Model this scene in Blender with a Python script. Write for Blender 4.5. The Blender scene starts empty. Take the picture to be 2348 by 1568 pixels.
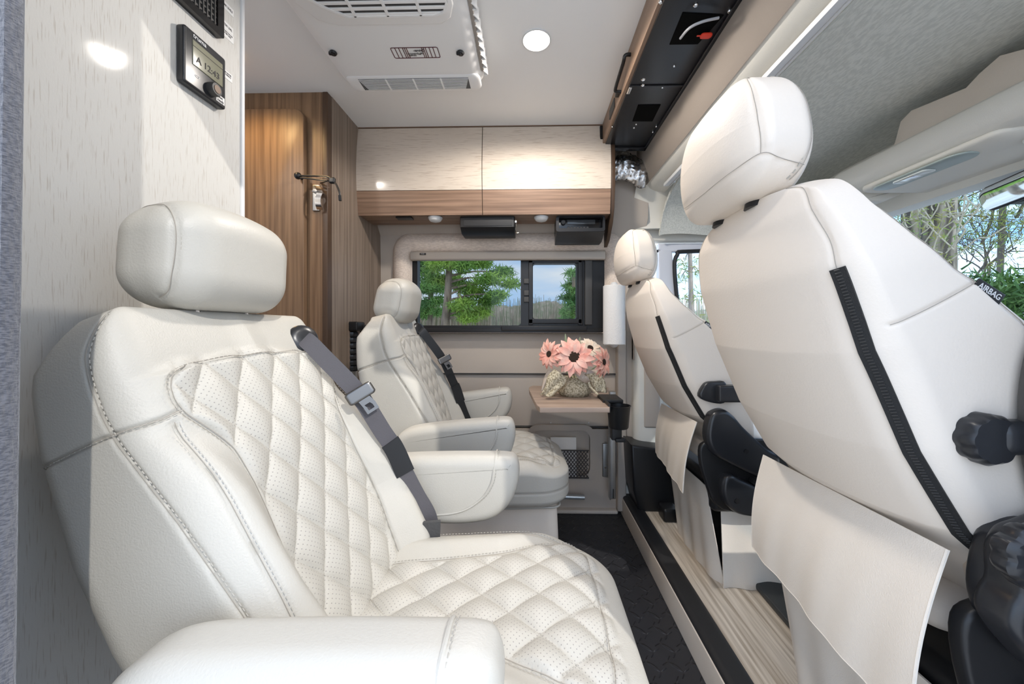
import bpy, bmesh, math, random
import numpy as np
from mathutils import Vector, Matrix

# ------------------------------------------------------------------ camera, sky, sun, exposure
E = 0.965                     # eye height above the living floor; geometry below is written relative to the eye
C = bpy.context.scene.collection
scn = bpy.context.scene
TH = math.radians(1.35)
cam_d = bpy.data.cameras.new('camera'); cam = bpy.data.objects.new('camera', cam_d); C.objects.link(cam)
cam.location = (0, 0, E); cam.rotation_euler = (math.radians(90), 0, TH)
cam_d.sensor_width = 36; cam_d.lens = 850 / 2348 * 36; cam_d.clip_start = 0.02; cam_d.clip_end = 400
cam_d.shift_x = -21 / 2348; cam_d.shift_y = -29 / 2348
scn.camera = cam

world = bpy.data.worlds.new('sky'); scn.world = world; world.use_nodes = True
wt = world.node_tree; wt.nodes.clear()
def wn(t): return wt.nodes.new(t)
tc = wn('ShaderNodeTexCoord'); sep = wn('ShaderNodeSeparateXYZ'); wt.links.new(tc.outputs['Generated'], sep.inputs[0])
ramp = wn('ShaderNodeValToRGB'); wt.links.new(sep.outputs['Z'], ramp.inputs[0])
cr_ = ramp.color_ramp; cr_.elements[0].position = 0.0; cr_.elements[0].color = (.30, .58, .95, 1)
cr_.elements[1].position = .6; cr_.elements[1].color = (.22, .42, .80, 1)
mp = wn('ShaderNodeMapping'); mp.inputs['Scale'].default_value = (1.2, 1.2, 5.0); wt.links.new(tc.outputs['Generated'], mp.inputs[0])
nz = wn('ShaderNodeTexNoise'); nz.inputs['Scale'].default_value = 2.2; nz.inputs['Detail'].default_value = 6; wt.links.new(mp.outputs[0], nz.inputs[0])
r2 = wn('ShaderNodeValToRGB'); wt.links.new(nz.outputs[0], r2.inputs[0])
r2.color_ramp.elements[0].position = .32; r2.color_ramp.elements[0].color = (0, 0, 0, 1)
r2.color_ramp.elements[1].position = .72; r2.color_ramp.elements[1].color = (.95, .95, .95, 1)
mx = wn('ShaderNodeMixRGB'); wt.links.new(r2.outputs[0], mx.inputs[0]); wt.links.new(ramp.outputs[0], mx.inputs[1]); mx.inputs[2].default_value = (1, .97, .93, 1)
bg = wn('ShaderNodeBackground'); bg.inputs['Strength'].default_value = 1.3
wt.links.new(mx.outputs[0], bg.inputs[0]); wo = wn('ShaderNodeOutputWorld'); wt.links.new(bg.outputs[0], wo.inputs[0])

SUN_TO = Vector((.82, -1.0, .95)).normalized()
sd = bpy.data.lights.new('sun', 'SUN'); sd.energy = 1.0; sd.angle = math.radians(.6); sd.color = (1, .96, .9)
sun = bpy.data.objects.new('sun', sd); C.objects.link(sun); sun.rotation_euler = SUN_TO.to_track_quat('Z', 'Y').to_euler(); sun.location = (4, -5, 6)

vs = scn.view_settings; vs.view_transform = 'Standard'; vs.look = 'None'; vs.gamma = 1.0; vs.use_curve_mapping = False
vs.exposure = 1.12

# ------------------------------------------------------------------ helpers
random.seed(7)
def P(px, py, D):
    x = (px - 1195) / 850; X = x * math.cos(TH) - math.sin(TH); Y = x * math.sin(TH) + math.cos(TH)
    return np.array((X * D / Y, D, (755 - py) / 850 * D / Y))
def PX(px, py, X):            # point of the view line on the plane x = X
    q = P(px, py, 1.0); return q * (X / q[0])
def PZ(px, py, Z):
    q = P(px, py, 1.0); return q * (Z / q[2])
BASE = {}
def empty(name, base, label, cat, group=None, rz=0):
    o = bpy.data.objects.new(name, None); C.objects.link(o); o.empty_display_size = .05
    o.location = (base[0], base[1], base[2] + E); o.rotation_euler = (0, 0, rz)
    BASE[o.name] = np.array(base, float); tag(o, label, cat, group); return o
def tag(o, label=None, cat=None, group=None, kind=None):
    if label: o['label'] = label
    if cat: o['category'] = cat
    if group: o['group'] = group
    if kind: o['kind'] = kind
    return o
def catmull(pts, n=8, closed=False):
    p = np.array(pts, float); m = len(p); out = []
    for i in range(m if closed else m - 1):
        g = lambda k: p[k % m] if closed else p[min(max(k, 0), m - 1)]
        a, b, c, d = g(i - 1), g(i), g(i + 1), g(i + 2)
        for t in np.linspace(0, 1, n, endpoint=False):
            out.append(.5 * ((2 * b) + (c - a) * t + (2 * a - 5 * b + 4 * c - d) * t * t + (3 * b - a - 3 * c + d) * t ** 3))
    if not closed: out.append(p[-1])
    return np.array(out)
def ipl(x, tab):
    a = np.array(tab, float); return np.interp(x, a[:, 0], a[:, 1])
def sstep(a, b, x):
    t = np.clip((x - a) / (b - a), 0, 1); return t * t * (3 - 2 * t)
def roundp(q, h, r):
    inner = np.clip(q, -(h - r), h - r); d = (q - inner) / r
    n = np.maximum(np.linalg.norm(d, axis=1, keepdims=True), 1e-9)
    return inner + r * d / n
def lattice(h, r, n, seg=4):
    ax = []
    for i in range(3):
        inner = h[i] - r[i]
        edge = np.linspace(0, 1, seg + 1); edge = np.tan(edge * math.pi / 4)
        mid = np.linspace(-inner, inner, max(n[i], 1) + 1)
        lo = -inner - r[i] * edge[1:][::-1]; hi = inner + r[i] * edge[1:]
        ax.append(np.concatenate([lo, mid, hi]))
    nx, ny, nz = len(ax[0]), len(ax[1]), len(ax[2])
    idx = -np.ones((nx, ny, nz), int); I, J, K = np.meshgrid(range(nx), range(ny), range(nz), indexing='ij')
    surf = (I == 0) | (I == nx - 1) | (J == 0) | (J == ny - 1) | (K == 0) | (K == nz - 1)
    idx[surf] = np.arange(surf.sum()); V = np.stack([ax[0][I[surf]], ax[1][J[surf]], ax[2][K[surf]]], 1)
    F = []
    def q(g, flip):
        a, b, c, d = g[:-1, :-1].ravel(), g[1:, :-1].ravel(), g[1:, 1:].ravel(), g[:-1, 1:].ravel()
        F.append(np.stack([a, b, c, d] if not flip else [d, c, b, a], 1))
    q(idx[0], True); q(idx[-1], False); q(idx[:, 0], False); q(idx[:, -1], True); q(idx[:, :, 0], True); q(idx[:, :, -1], False)
    return V, np.concatenate(F)
def vnormals(V, F):
    a, b, c, d = V[F[:, 0]], V[F[:, 1]], V[F[:, 2]], V[F[:, 3]]
    fn = np.cross(c - a, d - b); N = np.zeros_like(V)
    for k in range(4): np.add.at(N, F[:, k], fn)
    return N / np.maximum(np.linalg.norm(N, axis=1, keepdims=True), 1e-12)
def groove(V, N, line, depth, w):
    best = np.full(len(V), 9.0); line = np.array(line)
    lo = line.min(0) - 3 * w; hi = line.max(0) + 3 * w
    m = np.all((V > lo) & (V < hi), axis=1); Q = V[m]; bb = np.full(len(Q), 9.0)
    for a, b in zip(line[:-1], line[1:]):
        ab = b - a; L = max(ab @ ab, 1e-12); t = np.clip(((Q - a) @ ab) / L, 0, 1)
        bb = np.minimum(bb, np.linalg.norm(Q - (a + t[:, None] * ab), axis=1))
    best[m] = bb
    return V - N * (depth * np.exp(-(best / w) ** 2))[:, None]

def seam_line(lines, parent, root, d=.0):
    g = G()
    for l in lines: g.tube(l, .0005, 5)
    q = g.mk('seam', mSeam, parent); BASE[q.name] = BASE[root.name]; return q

class G:
    def __init__(s): s.V = []; s.F = []; s.n = 0
    def add(s, V, F):
        V = np.asarray(V, float); s.V.append(V); s.F += [tuple(int(i) + s.n for i in f) for f in F]; s.n += len(V); return s
    def box(s, x0, x1, y0, y1, z0, z1, b=0.0, R=None, piv=None):
        c = np.array([(x0 + x1) / 2, (y0 + y1) / 2, (z0 + z1) / 2]); h = np.array([abs(x1 - x0), abs(y1 - y0), abs(z1 - z0)]) / 2
        if b <= 0:
            V = np.array([(i, j, k) for i in (-1, 1) for j in (-1, 1) for k in (-1, 1)]) * h
            F = [(0, 1, 3, 2), (4, 6, 7, 5), (0, 4, 5, 1), (2, 3, 7, 6), (0, 2, 6, 4), (1, 5, 7, 3)]
        else:
            r = np.minimum(np.full(3, b), h * .98); V, F = lattice(h, r, (1, 1, 1), 3); V = roundp(V, h, r)
        if R is not None:
            V = V @ np.array(R).T if piv is None else (V + c - piv) @ np.array(R).T + piv - c
        return s.add(V + c, F)
    def soft(s, c, h, r, n, f=None, R=None, seg=5):
        h = np.array(h, float); r = np.array(r, float); V, F = lattice(h, r, n, seg); V = roundp(V, h, r)
        if f: V = f(V)
        if R is not None: V = V @ np.array(R).T
        return s.add(V + np.array(c), F)
    def prism(s, poly, lo, hi, axis='y', r=0.0, seg=3):
        p = np.array(poly, float)
        area = .5 * np.sum(p[:, 0] * np.roll(p[:, 1], -1) - np.roll(p[:, 0], -1) * p[:, 1])
        if area < 0: p = p[::-1]
        n = len(p); e = np.roll(p, -1, 0) - p; e /= np.maximum(np.linalg.norm(e, axis=1, keepdims=True), 1e-9)
        nr = np.stack([e[:, 1], -e[:, 0]], 1); vn = nr + np.roll(nr, 1, 0); q = np.sum(vn * vn, 1, keepdims=True); vn = vn * 2 / np.maximum(q, 1.0)
        rings = []
        sg = 1 if hi > lo else -1
        if r > 0:
            for k in range(seg + 1):
                a = k / seg * math.pi / 2; rings.append((p - vn * r * (1 - math.sin(a)), lo + sg * r * (1 - math.cos(a))))
            for k in range(seg + 1):
                a = (1 - k / seg) * math.pi / 2; rings.append((p - vn * r * (1 - math.sin(a)), hi - sg * r * (1 - math.cos(a))))
        else: rings = [(p, lo), (p, hi)]
        V = []
        for q_, h_ in rings:
            for a, b in q_:
                V.append({'y': (a, h_, b), 'x': (h_, a, b), 'z': (a, b, h_)}[axis])
        F = []
        m = len(rings)
        for k in range(m - 1):
            for i in range(n):
                j = (i + 1) % n; F.append((k * n + i, k * n + j, (k + 1) * n + j, (k + 1) * n + i))
        F.append(tuple(range(n))[::-1]); F.append(tuple((m - 1) * n + i for i in range(n)))
        return s.add(V, F)
    def tube(s, pts, r, n=8, closed=False, cap=True):
        p = np.array(pts, float); m = len(p); rr = np.broadcast_to(np.array(r, float), (m,))
        if closed: t = np.roll(p, -1, 0) - np.roll(p, 1, 0)
        else: t = np.gradient(p, axis=0)
        t /= np.maximum(np.linalg.norm(t, axis=1, keepdims=True), 1e-9)
        up = np.array((0, 0, 1.0)) if abs(t[0][2]) < .9 else np.array((1.0, 0, 0)); V = []
        u = np.cross(t[0], up); u /= np.linalg.norm(u)
        for i in range(m):
            u = u - t[i] * (u @ t[i]); u /= max(np.linalg.norm(u), 1e-9); w = np.cross(t[i], u)
            for k in range(n):
                a = 2 * math.pi * k / n; V.append(p[i] + rr[i] * (math.cos(a) * u + math.sin(a) * w))
        F = []
        for i in range(m if closed else m - 1):
            i2 = (i + 1) % m
            for k in range(n):
                k2 = (k + 1) % n; F.append((i * n + k, i * n + k2, i2 * n + k2, i2 * n + k))
        if not closed and cap: F.append(tuple(range(n))[::-1]); F.append(tuple((m - 1) * n + k for k in range(n)))
        return s.add(V, F)
    def lathe(s, prof, c, axis=(0, 0, 1), n=24):
        ax = Vector(axis).normalized(); R = np.array(ax.to_track_quat('Z', 'Y').to_matrix()); V = []
        for r, h in prof:
            for k in range(n):
                a = 2 * math.pi * k / n; V.append((r * math.cos(a), r * math.sin(a), h))
        V = np.array(V) @ R.T + np.array(c); F = []
        for i in range(len(prof) - 1):
            for k in range(n):
                k2 = (k + 1) % n; F.append((i * n + k, i * n + k2, (i + 1) * n + k2, (i + 1) * n + k))
        F.append(tuple(range(n))[::-1]); F.append(tuple((len(prof) - 1) * n + k for k in range(n)))
        return s.add(V, F)
    def ribbon(s, pts, wdir, w, th=.0015):
        p = np.array(pts, float); wd = np.array(wdir, float)
        if wd.ndim == 1: wd = np.tile(wd, (len(p), 1))
        wd /= np.linalg.norm(wd, axis=1, keepdims=True); t = np.gradient(p, axis=0)
        nn = np.cross(t, wd); nn /= np.maximum(np.linalg.norm(nn, axis=1, keepdims=True), 1e-9)
        ww = np.broadcast_to(np.array(w, float), (len(p),))[:, None]; V = []
        for i in range(len(p)):
            for a, b in ((-.5, -.5), (.5, -.5), (.5, .5), (-.5, .5)): V.append(p[i] + wd[i] * a * ww[i] + nn[i] * b * th)
        F = []
        for i in range(len(p) - 1):
            for k in range(4):
                k2 = (k + 1) % 4; F.append((i * 4 + k, i * 4 + k2, i * 4 + 4 + k2, i * 4 + 4 + k))
        F += [(0, 1, 2, 3)[::-1], tuple(len(p) * 4 - 4 + k for k in range(4))]
        return s.add(V, F)
    def sheet(s, A, th):
        """A: (n,m,3) grid given real thickness"""
        n, m, _ = A.shape; du = np.gradient(A, axis=0); dv = np.gradient(A, axis=1); N = np.cross(du, dv)
        N /= np.maximum(np.linalg.norm(N, axis=2, keepdims=True), 1e-9)
        V = np.concatenate([(A + N * th / 2).reshape(-1, 3), (A - N * th / 2).reshape(-1, 3)]); F = []; o = n * m
        for i in range(n - 1):
            for j in range(m - 1):
                a = i * m + j; F.append((a, a + m, a + m + 1, a + 1)); F.append((o + a, o + a + 1, o + a + m + 1, o + a + m))
        for i in range(n - 1):
            a = i * m; F.append((a, o + a, o + a + m, a + m)); b = a + m - 1; F.append((b, b + m, o + b + m, o + b))
        for j in range(m - 1):
            a = j; F.append((a, a + 1, o + a + 1, o + a)); b = (n - 1) * m + j; F.append((b, o + b, o + b + 1, b + 1))
        return s.add(V, F)
    def mk(s, name, mat, parent=None, angle=40, uv=None, attr=None, fix=True):
        V = np.concatenate(s.V); me = bpy.data.meshes.new(name)
        root = parent
        if parent is None:
            base = np.array([(V[:, 0].min() + V[:, 0].max()) / 2, (V[:, 1].min() + V[:, 1].max()) / 2, V[:, 2].min()])
        else: base = BASE[parent.name]
        me.from_pydata((V - base).tolist(), [], s.F); me.update()
        if fix:
            bm = bmesh.new(); bm.from_mesh(me); bmesh.ops.recalc_face_normals(bm, faces=bm.faces); bm.to_mesh(me); bm.free()
        me.polygons.foreach_set('use_smooth', [True] * len(me.polygons))
        me.set_sharp_from_angle(angle=math.radians(angle))
        if uv is not None:
            l = me.uv_layers.new(name='UVMap'); vi = np.zeros(len(me.loops), int); me.loops.foreach_get('vertex_index', vi)
            l.data.foreach_set('uv', uv[vi].astype(np.float32).ravel())
        if attr is not None:
            for k, v in attr.items():
                at = me.attributes.new(k, 'FLOAT', 'POINT'); at.data.foreach_set('value', v.astype(np.float32))
        me.materials.append(mat); o = bpy.data.objects.new(name, me); C.objects.link(o)
        BASE[o.name] = base
        if parent is None: o.location = (base[0], base[1], base[2] + E)
        else: o.parent = parent
        return o
def structure(name, g, mat, **k):
    o = g.mk(name, mat, **k); o['kind'] = 'structure'; return o
def copy_tree(o, parent=None):
    c = o.copy(); C.objects.link(c); c.parent = parent
    BASE[c.name] = BASE.get(o.name)
    for ch in list(o.children): copy_tree(ch, c)
    return c
def text_mesh(name, txt, size, origin, xdir, ydir, mat, parent, depth=.0004, align='CENTER', sx=1.0, fixw=None):
    cu = bpy.data.curves.new(name, 'FONT'); cu.body = txt; cu.size = size; cu.extrude = depth; cu.align_x = align; cu.align_y = 'CENTER'; cu.resolution_u = 3
    t = bpy.data.objects.new(name + '_tmp', cu); C.objects.link(t); dg = bpy.context.evaluated_depsgraph_get(); dg.update()
    me = bpy.data.meshes.new_from_object(t.evaluated_get(dg)); C.objects.unlink(t); bpy.data.objects.remove(t)
    V = np.array([v.co[:] for v in me.vertices]); F = [tuple(p.vertices) for p in me.polygons]
    x = np.array(xdir, float); x /= np.linalg.norm(x); y = np.array(ydir, float); y /= np.linalg.norm(y); z = np.cross(x, y)
    if fixw: V[:, 0] *= fixw / max(V[:, 0].max() - V[:, 0].min(), 1e-6)
    W = np.array(origin) + V[:, :1] * sx * x + V[:, 1:2] * y + V[:, 2:3] * z
    g = G(); g.add(W, F); return g.mk(name, mat, parent, fix=False)
def rrect(x0, x1, y0, y1, r, n=6):
    out = []
    for cx, cy, a0 in ((x1 - r, y1 - r, 0), (x0 + r, y1 - r, 90), (x0 + r, y0 + r, 180), (x1 - r, y0 + r, 270)):
        for k in range(n + 1):
            a = math.radians(a0 + 90 * k / n); out.append((cx + r * math.cos(a), cy + r * math.sin(a)))
    return out
def frame_geo(g, outer, inner, lo, hi, axis='y'):
    """ring between two outlines of equal length"""
    o, i = np.array(outer), np.array(inner); n = len(o); V = []
    for q, h in ((o, lo), (o, hi), (i, hi), (i, lo)):
        for a, b in q: V.append({'y': (a, h, b), 'x': (h, a, b), 'z': (a, b, h)}[axis])
    F = []
    for k in range(4):
        for j in range(n):
            j2 = (j + 1) % n; k2 = (k + 1) % 4; F.append((k * n + j, k * n + j2, k2 * n + j2, k2 * n + j))
    return g.add(V, F)

# ------------------------------------------------------------------ materials
def M(name, col, rough=.5, metal=0, spec=.5, bump=0, bscale=200, bstretch=(1, 1, 1), var=0, vscale=3, col2=None, vstretch=(1, 1, 1), vlo=.4, vhi=.6, emit=0, detail=4, coat=0, sheen=0):
    m = bpy.data.materials.new(name); m.use_nodes = True; nt = m.node_tree; b = nt.nodes['Principled BSDF']
    b.inputs['Base Color'].default_value = (*col, 1); b.inputs['Roughness'].default_value = rough; b.inputs['Metallic'].default_value = metal
    b.inputs['Specular IOR Level'].default_value = spec
    if coat: b.inputs['Coat Weight'].default_value = coat; b.inputs['Coat Roughness'].default_value = .08
    if sheen: b.inputs['Sheen Weight'].default_value = sheen
    if emit: b.inputs['Emission Color'].default_value = (*col, 1); b.inputs['Emission Strength'].default_value = emit
    t = nt.nodes.new('ShaderNodeTexCoord')
    def noise(scale, st, det):
        mp = nt.nodes.new('ShaderNodeMapping'); mp.inputs['Scale'].default_value = st; nt.links.new(t.outputs['Object'], mp.inputs[0])
        n = nt.nodes.new('ShaderNodeTexNoise'); n.inputs['Scale'].default_value = scale; n.inputs['Detail'].default_value = det; nt.links.new(mp.outputs[0], n.inputs[0]); return n
    if col2 is not None:
        n = noise(vscale, vstretch, detail); r = nt.nodes.new('ShaderNodeValToRGB'); nt.links.new(n.outputs[0], r.inputs[0])
        r.color_ramp.elements[0].position = vlo; r.color_ramp.elements[0].color = (*col2, 1)
        r.color_ramp.elements[1].position = vhi; r.color_ramp.elements[1].color = (*col, 1); nt.links.new(r.outputs[0], b.inputs['Base Color'])
    if bump:
        n = noise(bscale, bstretch, 3); bp = nt.nodes.new('ShaderNodeBump'); bp.inputs['Strength'].default_value = bump; bp.inputs['Distance'].default_value = .002
        nt.links.new(n.outputs[0], bp.inputs['Height']); nt.links.new(bp.outputs[0], b.inputs['Normal'])
    return m
def glass(name, tint=(1, 1, 1), op=.0):
    m = bpy.data.materials.new(name); m.use_nodes = True; nt = m.node_tree; nt.nodes.clear()
    o = nt.nodes.new('ShaderNodeOutputMaterial'); tr = nt.nodes.new('ShaderNodeBsdfTransparent'); tr.inputs[0].default_value = (*tint, 1)
    gl = nt.nodes.new('ShaderNodeBsdfGlossy'); gl.inputs['Roughness'].default_value = .02; fr = nt.nodes.new('ShaderNodeFresnel'); fr.inputs[0].default_value = 1.25
    mx = nt.nodes.new('ShaderNodeMixShader'); nt.links.new(fr.outputs[0], mx.inputs[0]); nt.links.new(tr.outputs[0], mx.inputs[1]); nt.links.new(gl.outputs[0], mx.inputs[2]); nt.links.new(mx.outputs[0], o.inputs[0]); return m
def perf_mat(name, col, rough):
    """leather with rows of tiny punched holes where the attribute 'perf' is 1 (UV in metres)"""
    m = M(name, col, rough, spec=.4, bump=.25, bscale=420); nt = m.node_tree; b = nt.nodes['Principled BSDF']
    uv = nt.nodes.new('ShaderNodeUVMap'); at = nt.nodes.new('ShaderNodeAttribute'); at.attribute_name = 'perf'
    def vm(op, a, c=None):
        n = nt.nodes.new('ShaderNodeVectorMath'); n.operation = op; nt.links.new(a, n.inputs[0])
        if c is not None: n.inputs[1].default_value = c
        return n
    def mm(op, a, c=None, link=None):
        n = nt.nodes.new('ShaderNodeMath'); n.operation = op; nt.links.new(a, n.inputs[0])
        if c is not None: n.inputs[1].default_value = c
        if link is not None: nt.links.new(link, n.inputs[1])
        return n
    def dots(off):
        a = vm('MULTIPLY', uv.outputs[0], (1 / .0085, 1 / .0085, 0)); a2 = vm('ADD', a.outputs[0], (off, off, 0)); f = vm('FRACTION', a2.outputs[0]); s = vm('SUBTRACT', f.outputs[0], (.5, .5, 0))
        l = nt.nodes.new('ShaderNodeVectorMath'); l.operation = 'LENGTH'; nt.links.new(s.outputs[0], l.inputs[0]); return mm('LESS_THAN', l.outputs['Value'], .095)
    d = mm('MAXIMUM', dots(0).outputs[0], None, dots(.5).outputs[0]); k = mm('MULTIPLY', d.outputs[0], None, at.outputs['Fac'])
    mx = nt.nodes.new('ShaderNodeMixRGB'); nt.links.new(k.outputs[0], mx.inputs[0]); mx.inputs[1].default_value = (*col, 1); mx.inputs[2].default_value = (.30, .28, .26, 1)
    nt.links.new(mx.outputs[0], b.inputs['Base Color']); return m
LE = (.505, .482, .43)
mLeather = M('cream leather', LE, .42, spec=.4, bump=.2, bscale=380)
mPerf = perf_mat('perforated cream leather', LE, .45)
mCover = M('beige seat cover', (.82, .73, .63), .5, spec=.35, bump=.15, bscale=300)
mCoverCloth = M('beige skirt cloth', (.79, .72, .63), .75, spec=.2, bump=.3, bscale=500)
mStitch = M('stitch thread', (.42, .39, .34), .8)
mBelt = M('seat belt webbing', (.085, .08, .09), .6, bump=.5, bscale=900, sheen=.1)
mBlack = M('black plastic', (.012, .012, .013), .38, spec=.4)
mBlackSoft = M('black satin plastic', (.018, .019, .022), .3, spec=.5)
mDark = M('charcoal plastic', (.05, .048, .046), .5)
mZip = M('black zipper tape', (.012, .012, .012), .7, bump=.6, bscale=900)
mChrome = M('chrome', (.75, .74, .72), .18, metal=1)
mTongue = M('dark chrome', (.16, .155, .15), .3, metal=1)
mSteel = M('brushed steel', (.5, .5, .49), .35, metal=1)
mCeil = M('white headliner panel', (.92, .915, .90), .8, spec=.2, bump=.1, bscale=300)
mAC = M('white plastic', (.91, .905, .89), .45, spec=.4)
mTrim = M('light grey trim', (.72, .72, .72), .4)
mBeigePl = M('beige plastic trim', (.74, .65, .55), .6, bump=.2, bscale=500)
mBeigeLt = M('pale beige plastic', (.78, .75, .67), .6, bump=.2, bscale=500)
mHeadl = M('grey fabric headliner', (.76, .76, .70), .9, spec=.1, bump=.4, bscale=420, col2=(.64, .645, .59), vscale=160, vstretch=(1, .35, 1))
mWallVinyl = M('grey beige wall vinyl', (.52, .455, .39), .6, bump=.15, bscale=300)
mFabricWall = M('streaked wall covering', (.61, .595, .56), .62, spec=.2, bump=.12, bscale=420, bstretch=(1, 1, .5), col2=(.49, .455, .41), vscale=520, vstretch=(1, 1, .05), vlo=.30, vhi=.42, detail=2, coat=.05)
mCabDoor = M('cream streaked laminate', (.66, .575, .485), .16, spec=.5, col2=(.52, .43, .35), vscale=330, vstretch=(.05, 1, 1), vlo=.32, vhi=.44, detail=2, coat=.5)
def wood(name, a, b, stretch, scale=34, rough=.4, lo=.35, hi=.65):
    return M(name, a, rough, col2=b, vscale=scale, vstretch=stretch, vlo=lo, vhi=hi, detail=6, bump=.08, bscale=scale * 4, bstretch=stretch, spec=.35)
mWoodV = wood('walnut laminate upright grain', (.27, .17, .10), (.15, .09, .052), (1, 1, .025), 80)
mWoodG = wood('greyed walnut laminate', (.30, .235, .185), (.19, .145, .11), (1, 1, .025), 80)
mTan = M('taupe beam cloth', (.30, .255, .215), .8, bump=.2, bscale=500)
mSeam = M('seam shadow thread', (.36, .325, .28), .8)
mCloth2 = M('off-white inner cushion cover', (.66, .63, .60), .6)
mWoodH = wood('walnut laminate level grain', (.34, .22, .15), (.20, .125, .085), (.03, 1, 1), 80)
mWoodEdge = wood('dark walnut edge', (.10, .06, .038), (.06, .036, .022), (1, .05, .05))
mTable = wood('pale ash laminate', (.50, .38, .30), (.33, .24, .185), (.05, 1, 1), 50)
mFloorWood = wood('washed oak vinyl floor', (.74, .66, .55), (.40, .33, .25), (1, .035, 1), 90, .5)
mScreen = M('lcd screen', (.22, .215, .15), .2)
mInk = M('dark ink', (.03, .025, .025), .6)
mPaper = M('white paper', (.78, .77, .75), .7)
mPaperTowel = M('paper towel', (.82, .81, .79), .85, bump=.8, bscale=160)
mFoil = M('silver foil insulation', (.55, .55, .55), .25, metal=1, bump=1.0, bscale=40)
mWhitePaint = M('white body paint', (.72, .74, .80), .25)
mRed = M('red plastic tag', (.8, .05, .02), .4)
mRubber = M('black rubber', (.015, .015, .016), .55)
mPad = M('padded linen window surround', (.86, .74, .64), .85, spec=.15, bump=.6, bscale=450, bstretch=(1, 1, .3), col2=(.72, .61, .52), vscale=200, vstretch=(.3, 1, 1))
mCurtain = M('dark slate curtain cloth', (.05, .054, .07), .85, bump=.8, bscale=260, bstretch=(1, 1, .4), col2=(.12, .122, .14), vscale=700, vstretch=(.4, .4, 1.4), sheen=.4)
mGlassW = glass('tinted window glass', (.52, .54, .55))
mGlassWS = glass('windscreen glass', (.82, .88, .93))
# ------------------------------------------------------------------ the van's shell
FL = -E                      # living floor
CAB = -E + .095              # cab floor, one step up
Hc = .935                    # ceiling, above the eye
# floor: black rubber with raised lozenge tread
mTread = M('black tread rubber', (.030, .030, .034), .42, spec=.4)
def tread(m):
    nt = m.node_tree; b = nt.nodes['Principled BSDF']; t = nt.nodes['Texture Coordinate']
    def lz(ang, off):
        mp = nt.nodes.new('ShaderNodeMapping'); mp.inputs['Rotation'].default_value = (0, 0, math.radians(ang)); mp.inputs['Location'].default_value = off; mp.inputs['Scale'].default_value = (22, 22, 1)
        nt.links.new(t.outputs['Object'], mp.inputs[0]); f = nt.nodes.new('ShaderNodeVectorMath'); f.operation = 'FRACTION'; nt.links.new(mp.outputs[0], f.inputs[0])
        s = nt.nodes.new('ShaderNodeVectorMath'); s.operation = 'SUBTRACT'; nt.links.new(f.outputs[0], s.inputs[0]); s.inputs[1].default_value = (.5, .5, 0)
        k = nt.nodes.new('ShaderNodeVectorMath'); k.operation = 'MULTIPLY'; nt.links.new(s.outputs[0], k.inputs[0]); k.inputs[1].default_value = (1.05, 3.4, 0)
        l = nt.nodes.new('ShaderNodeVectorMath'); l.operation = 'LENGTH'; nt.links.new(k.outputs[0], l.inputs[0])
        r = nt.nodes.new('ShaderNodeMapRange'); nt.links.new(l.outputs['Value'], r.inputs[0]); r.inputs[1].default_value = .5; r.inputs[2].default_value = .3; return r
    a, c = lz(45, (0, 0, 0)), lz(-45, (.5, .5, 0)); ch = nt.nodes.new('ShaderNodeTexChecker'); ch.inputs[1].default_value = (1, 1, 1, 1); ch.inputs[2].default_value = (0, 0, 0, 1)
    mp = nt.nodes.new('ShaderNodeMapping'); mp.inputs['Rotation'].default_value = (0, 0, math.radians(45)); mp.inputs['Scale'].default_value = (22, 22, 1); nt.links.new(t.outputs['Object'], mp.inputs[0]); nt.links.new(mp.outputs[0], ch.inputs[0]); ch.inputs[3].default_value = 1
    mx = nt.nodes.new('ShaderNodeMix'); nt.links.new(ch.outputs[1], mx.inputs[0]); nt.links.new(a.outputs[0], mx.inputs[2]); nt.links.new(c.outputs[0], mx.inputs[3])
    bp = nt.nodes.new('ShaderNodeBump'); bp.inputs['Strength'].default_value = 1; bp.inputs['Distance'].default_value = .004; nt.links.new(mx.outputs[0], bp.inputs['Height']); nt.links.new(bp.outputs[0], b.inputs['Normal'])
tread(mTread)
g = G(); g.box(-2.8, .485, .12, 2.02, FL - .03, FL); structure('floor', g, mTread)
g = G(); g.box(.50, 2.1, .12, 2.02, CAB - .03, CAB); structure('floor_cab', g, mFloorWood)
# step riser and its black nosing
g = G(); g.box(.478, .505, .12, 2.0, FL, CAB - .004, .003); o = structure('trim_1', g, mBeigePl)
g = G(); g.soft((.516, 1.06, CAB - .004), (.035, .94, .014), (.02, .01, .013), (4, 8, 2)); structure('trim_2', g, mRubber)

# ceiling panel
g = G(); g.box(-2.8, .34, .24, 1.92, Hc, Hc + .03); structure('ceiling', g, mCeil)
# cab headliner: arch beam, curtain track ledge, dropped fabric roof over the cab
prof = [(.34, Hc), (.535, Hc), (.540, .842), (.549, .772), (.566, .728), (.592, .70), (.62, .688), (.668, .680), (.674, .70), (.674, .97), (.34, .97)]
g = G(); g.prism(prof, .15, 1.93, 'y'); structure('trim_3', g, mBeigeLt, angle=30)
g = G(); g.prism([(.534, Hc - .001), (.534, .845), (.5385, .80), (.5475, .764), (.560, .732), (.575, .712), (.58, .72), (.56, .86), (.56, Hc - .001)], .16, 1.925, 'y'); structure('trim_15', g, mTan, angle=30)
hp = catmull([(.668, .686), (.70, .693), (.80, .695), (.95, .685), (1.10, .69), (1.28, .70), (1.45, .66), (1.55, .52)], 8)
ys = np.concatenate([np.linspace(.16, 1.6, 12), 1.6 + np.array([.06, .12, .18, .235, .28, .315, .335])]); drop = np.concatenate([np.zeros(12), [.004, .015, .033, .06, .10, .15, .20]])
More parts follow.
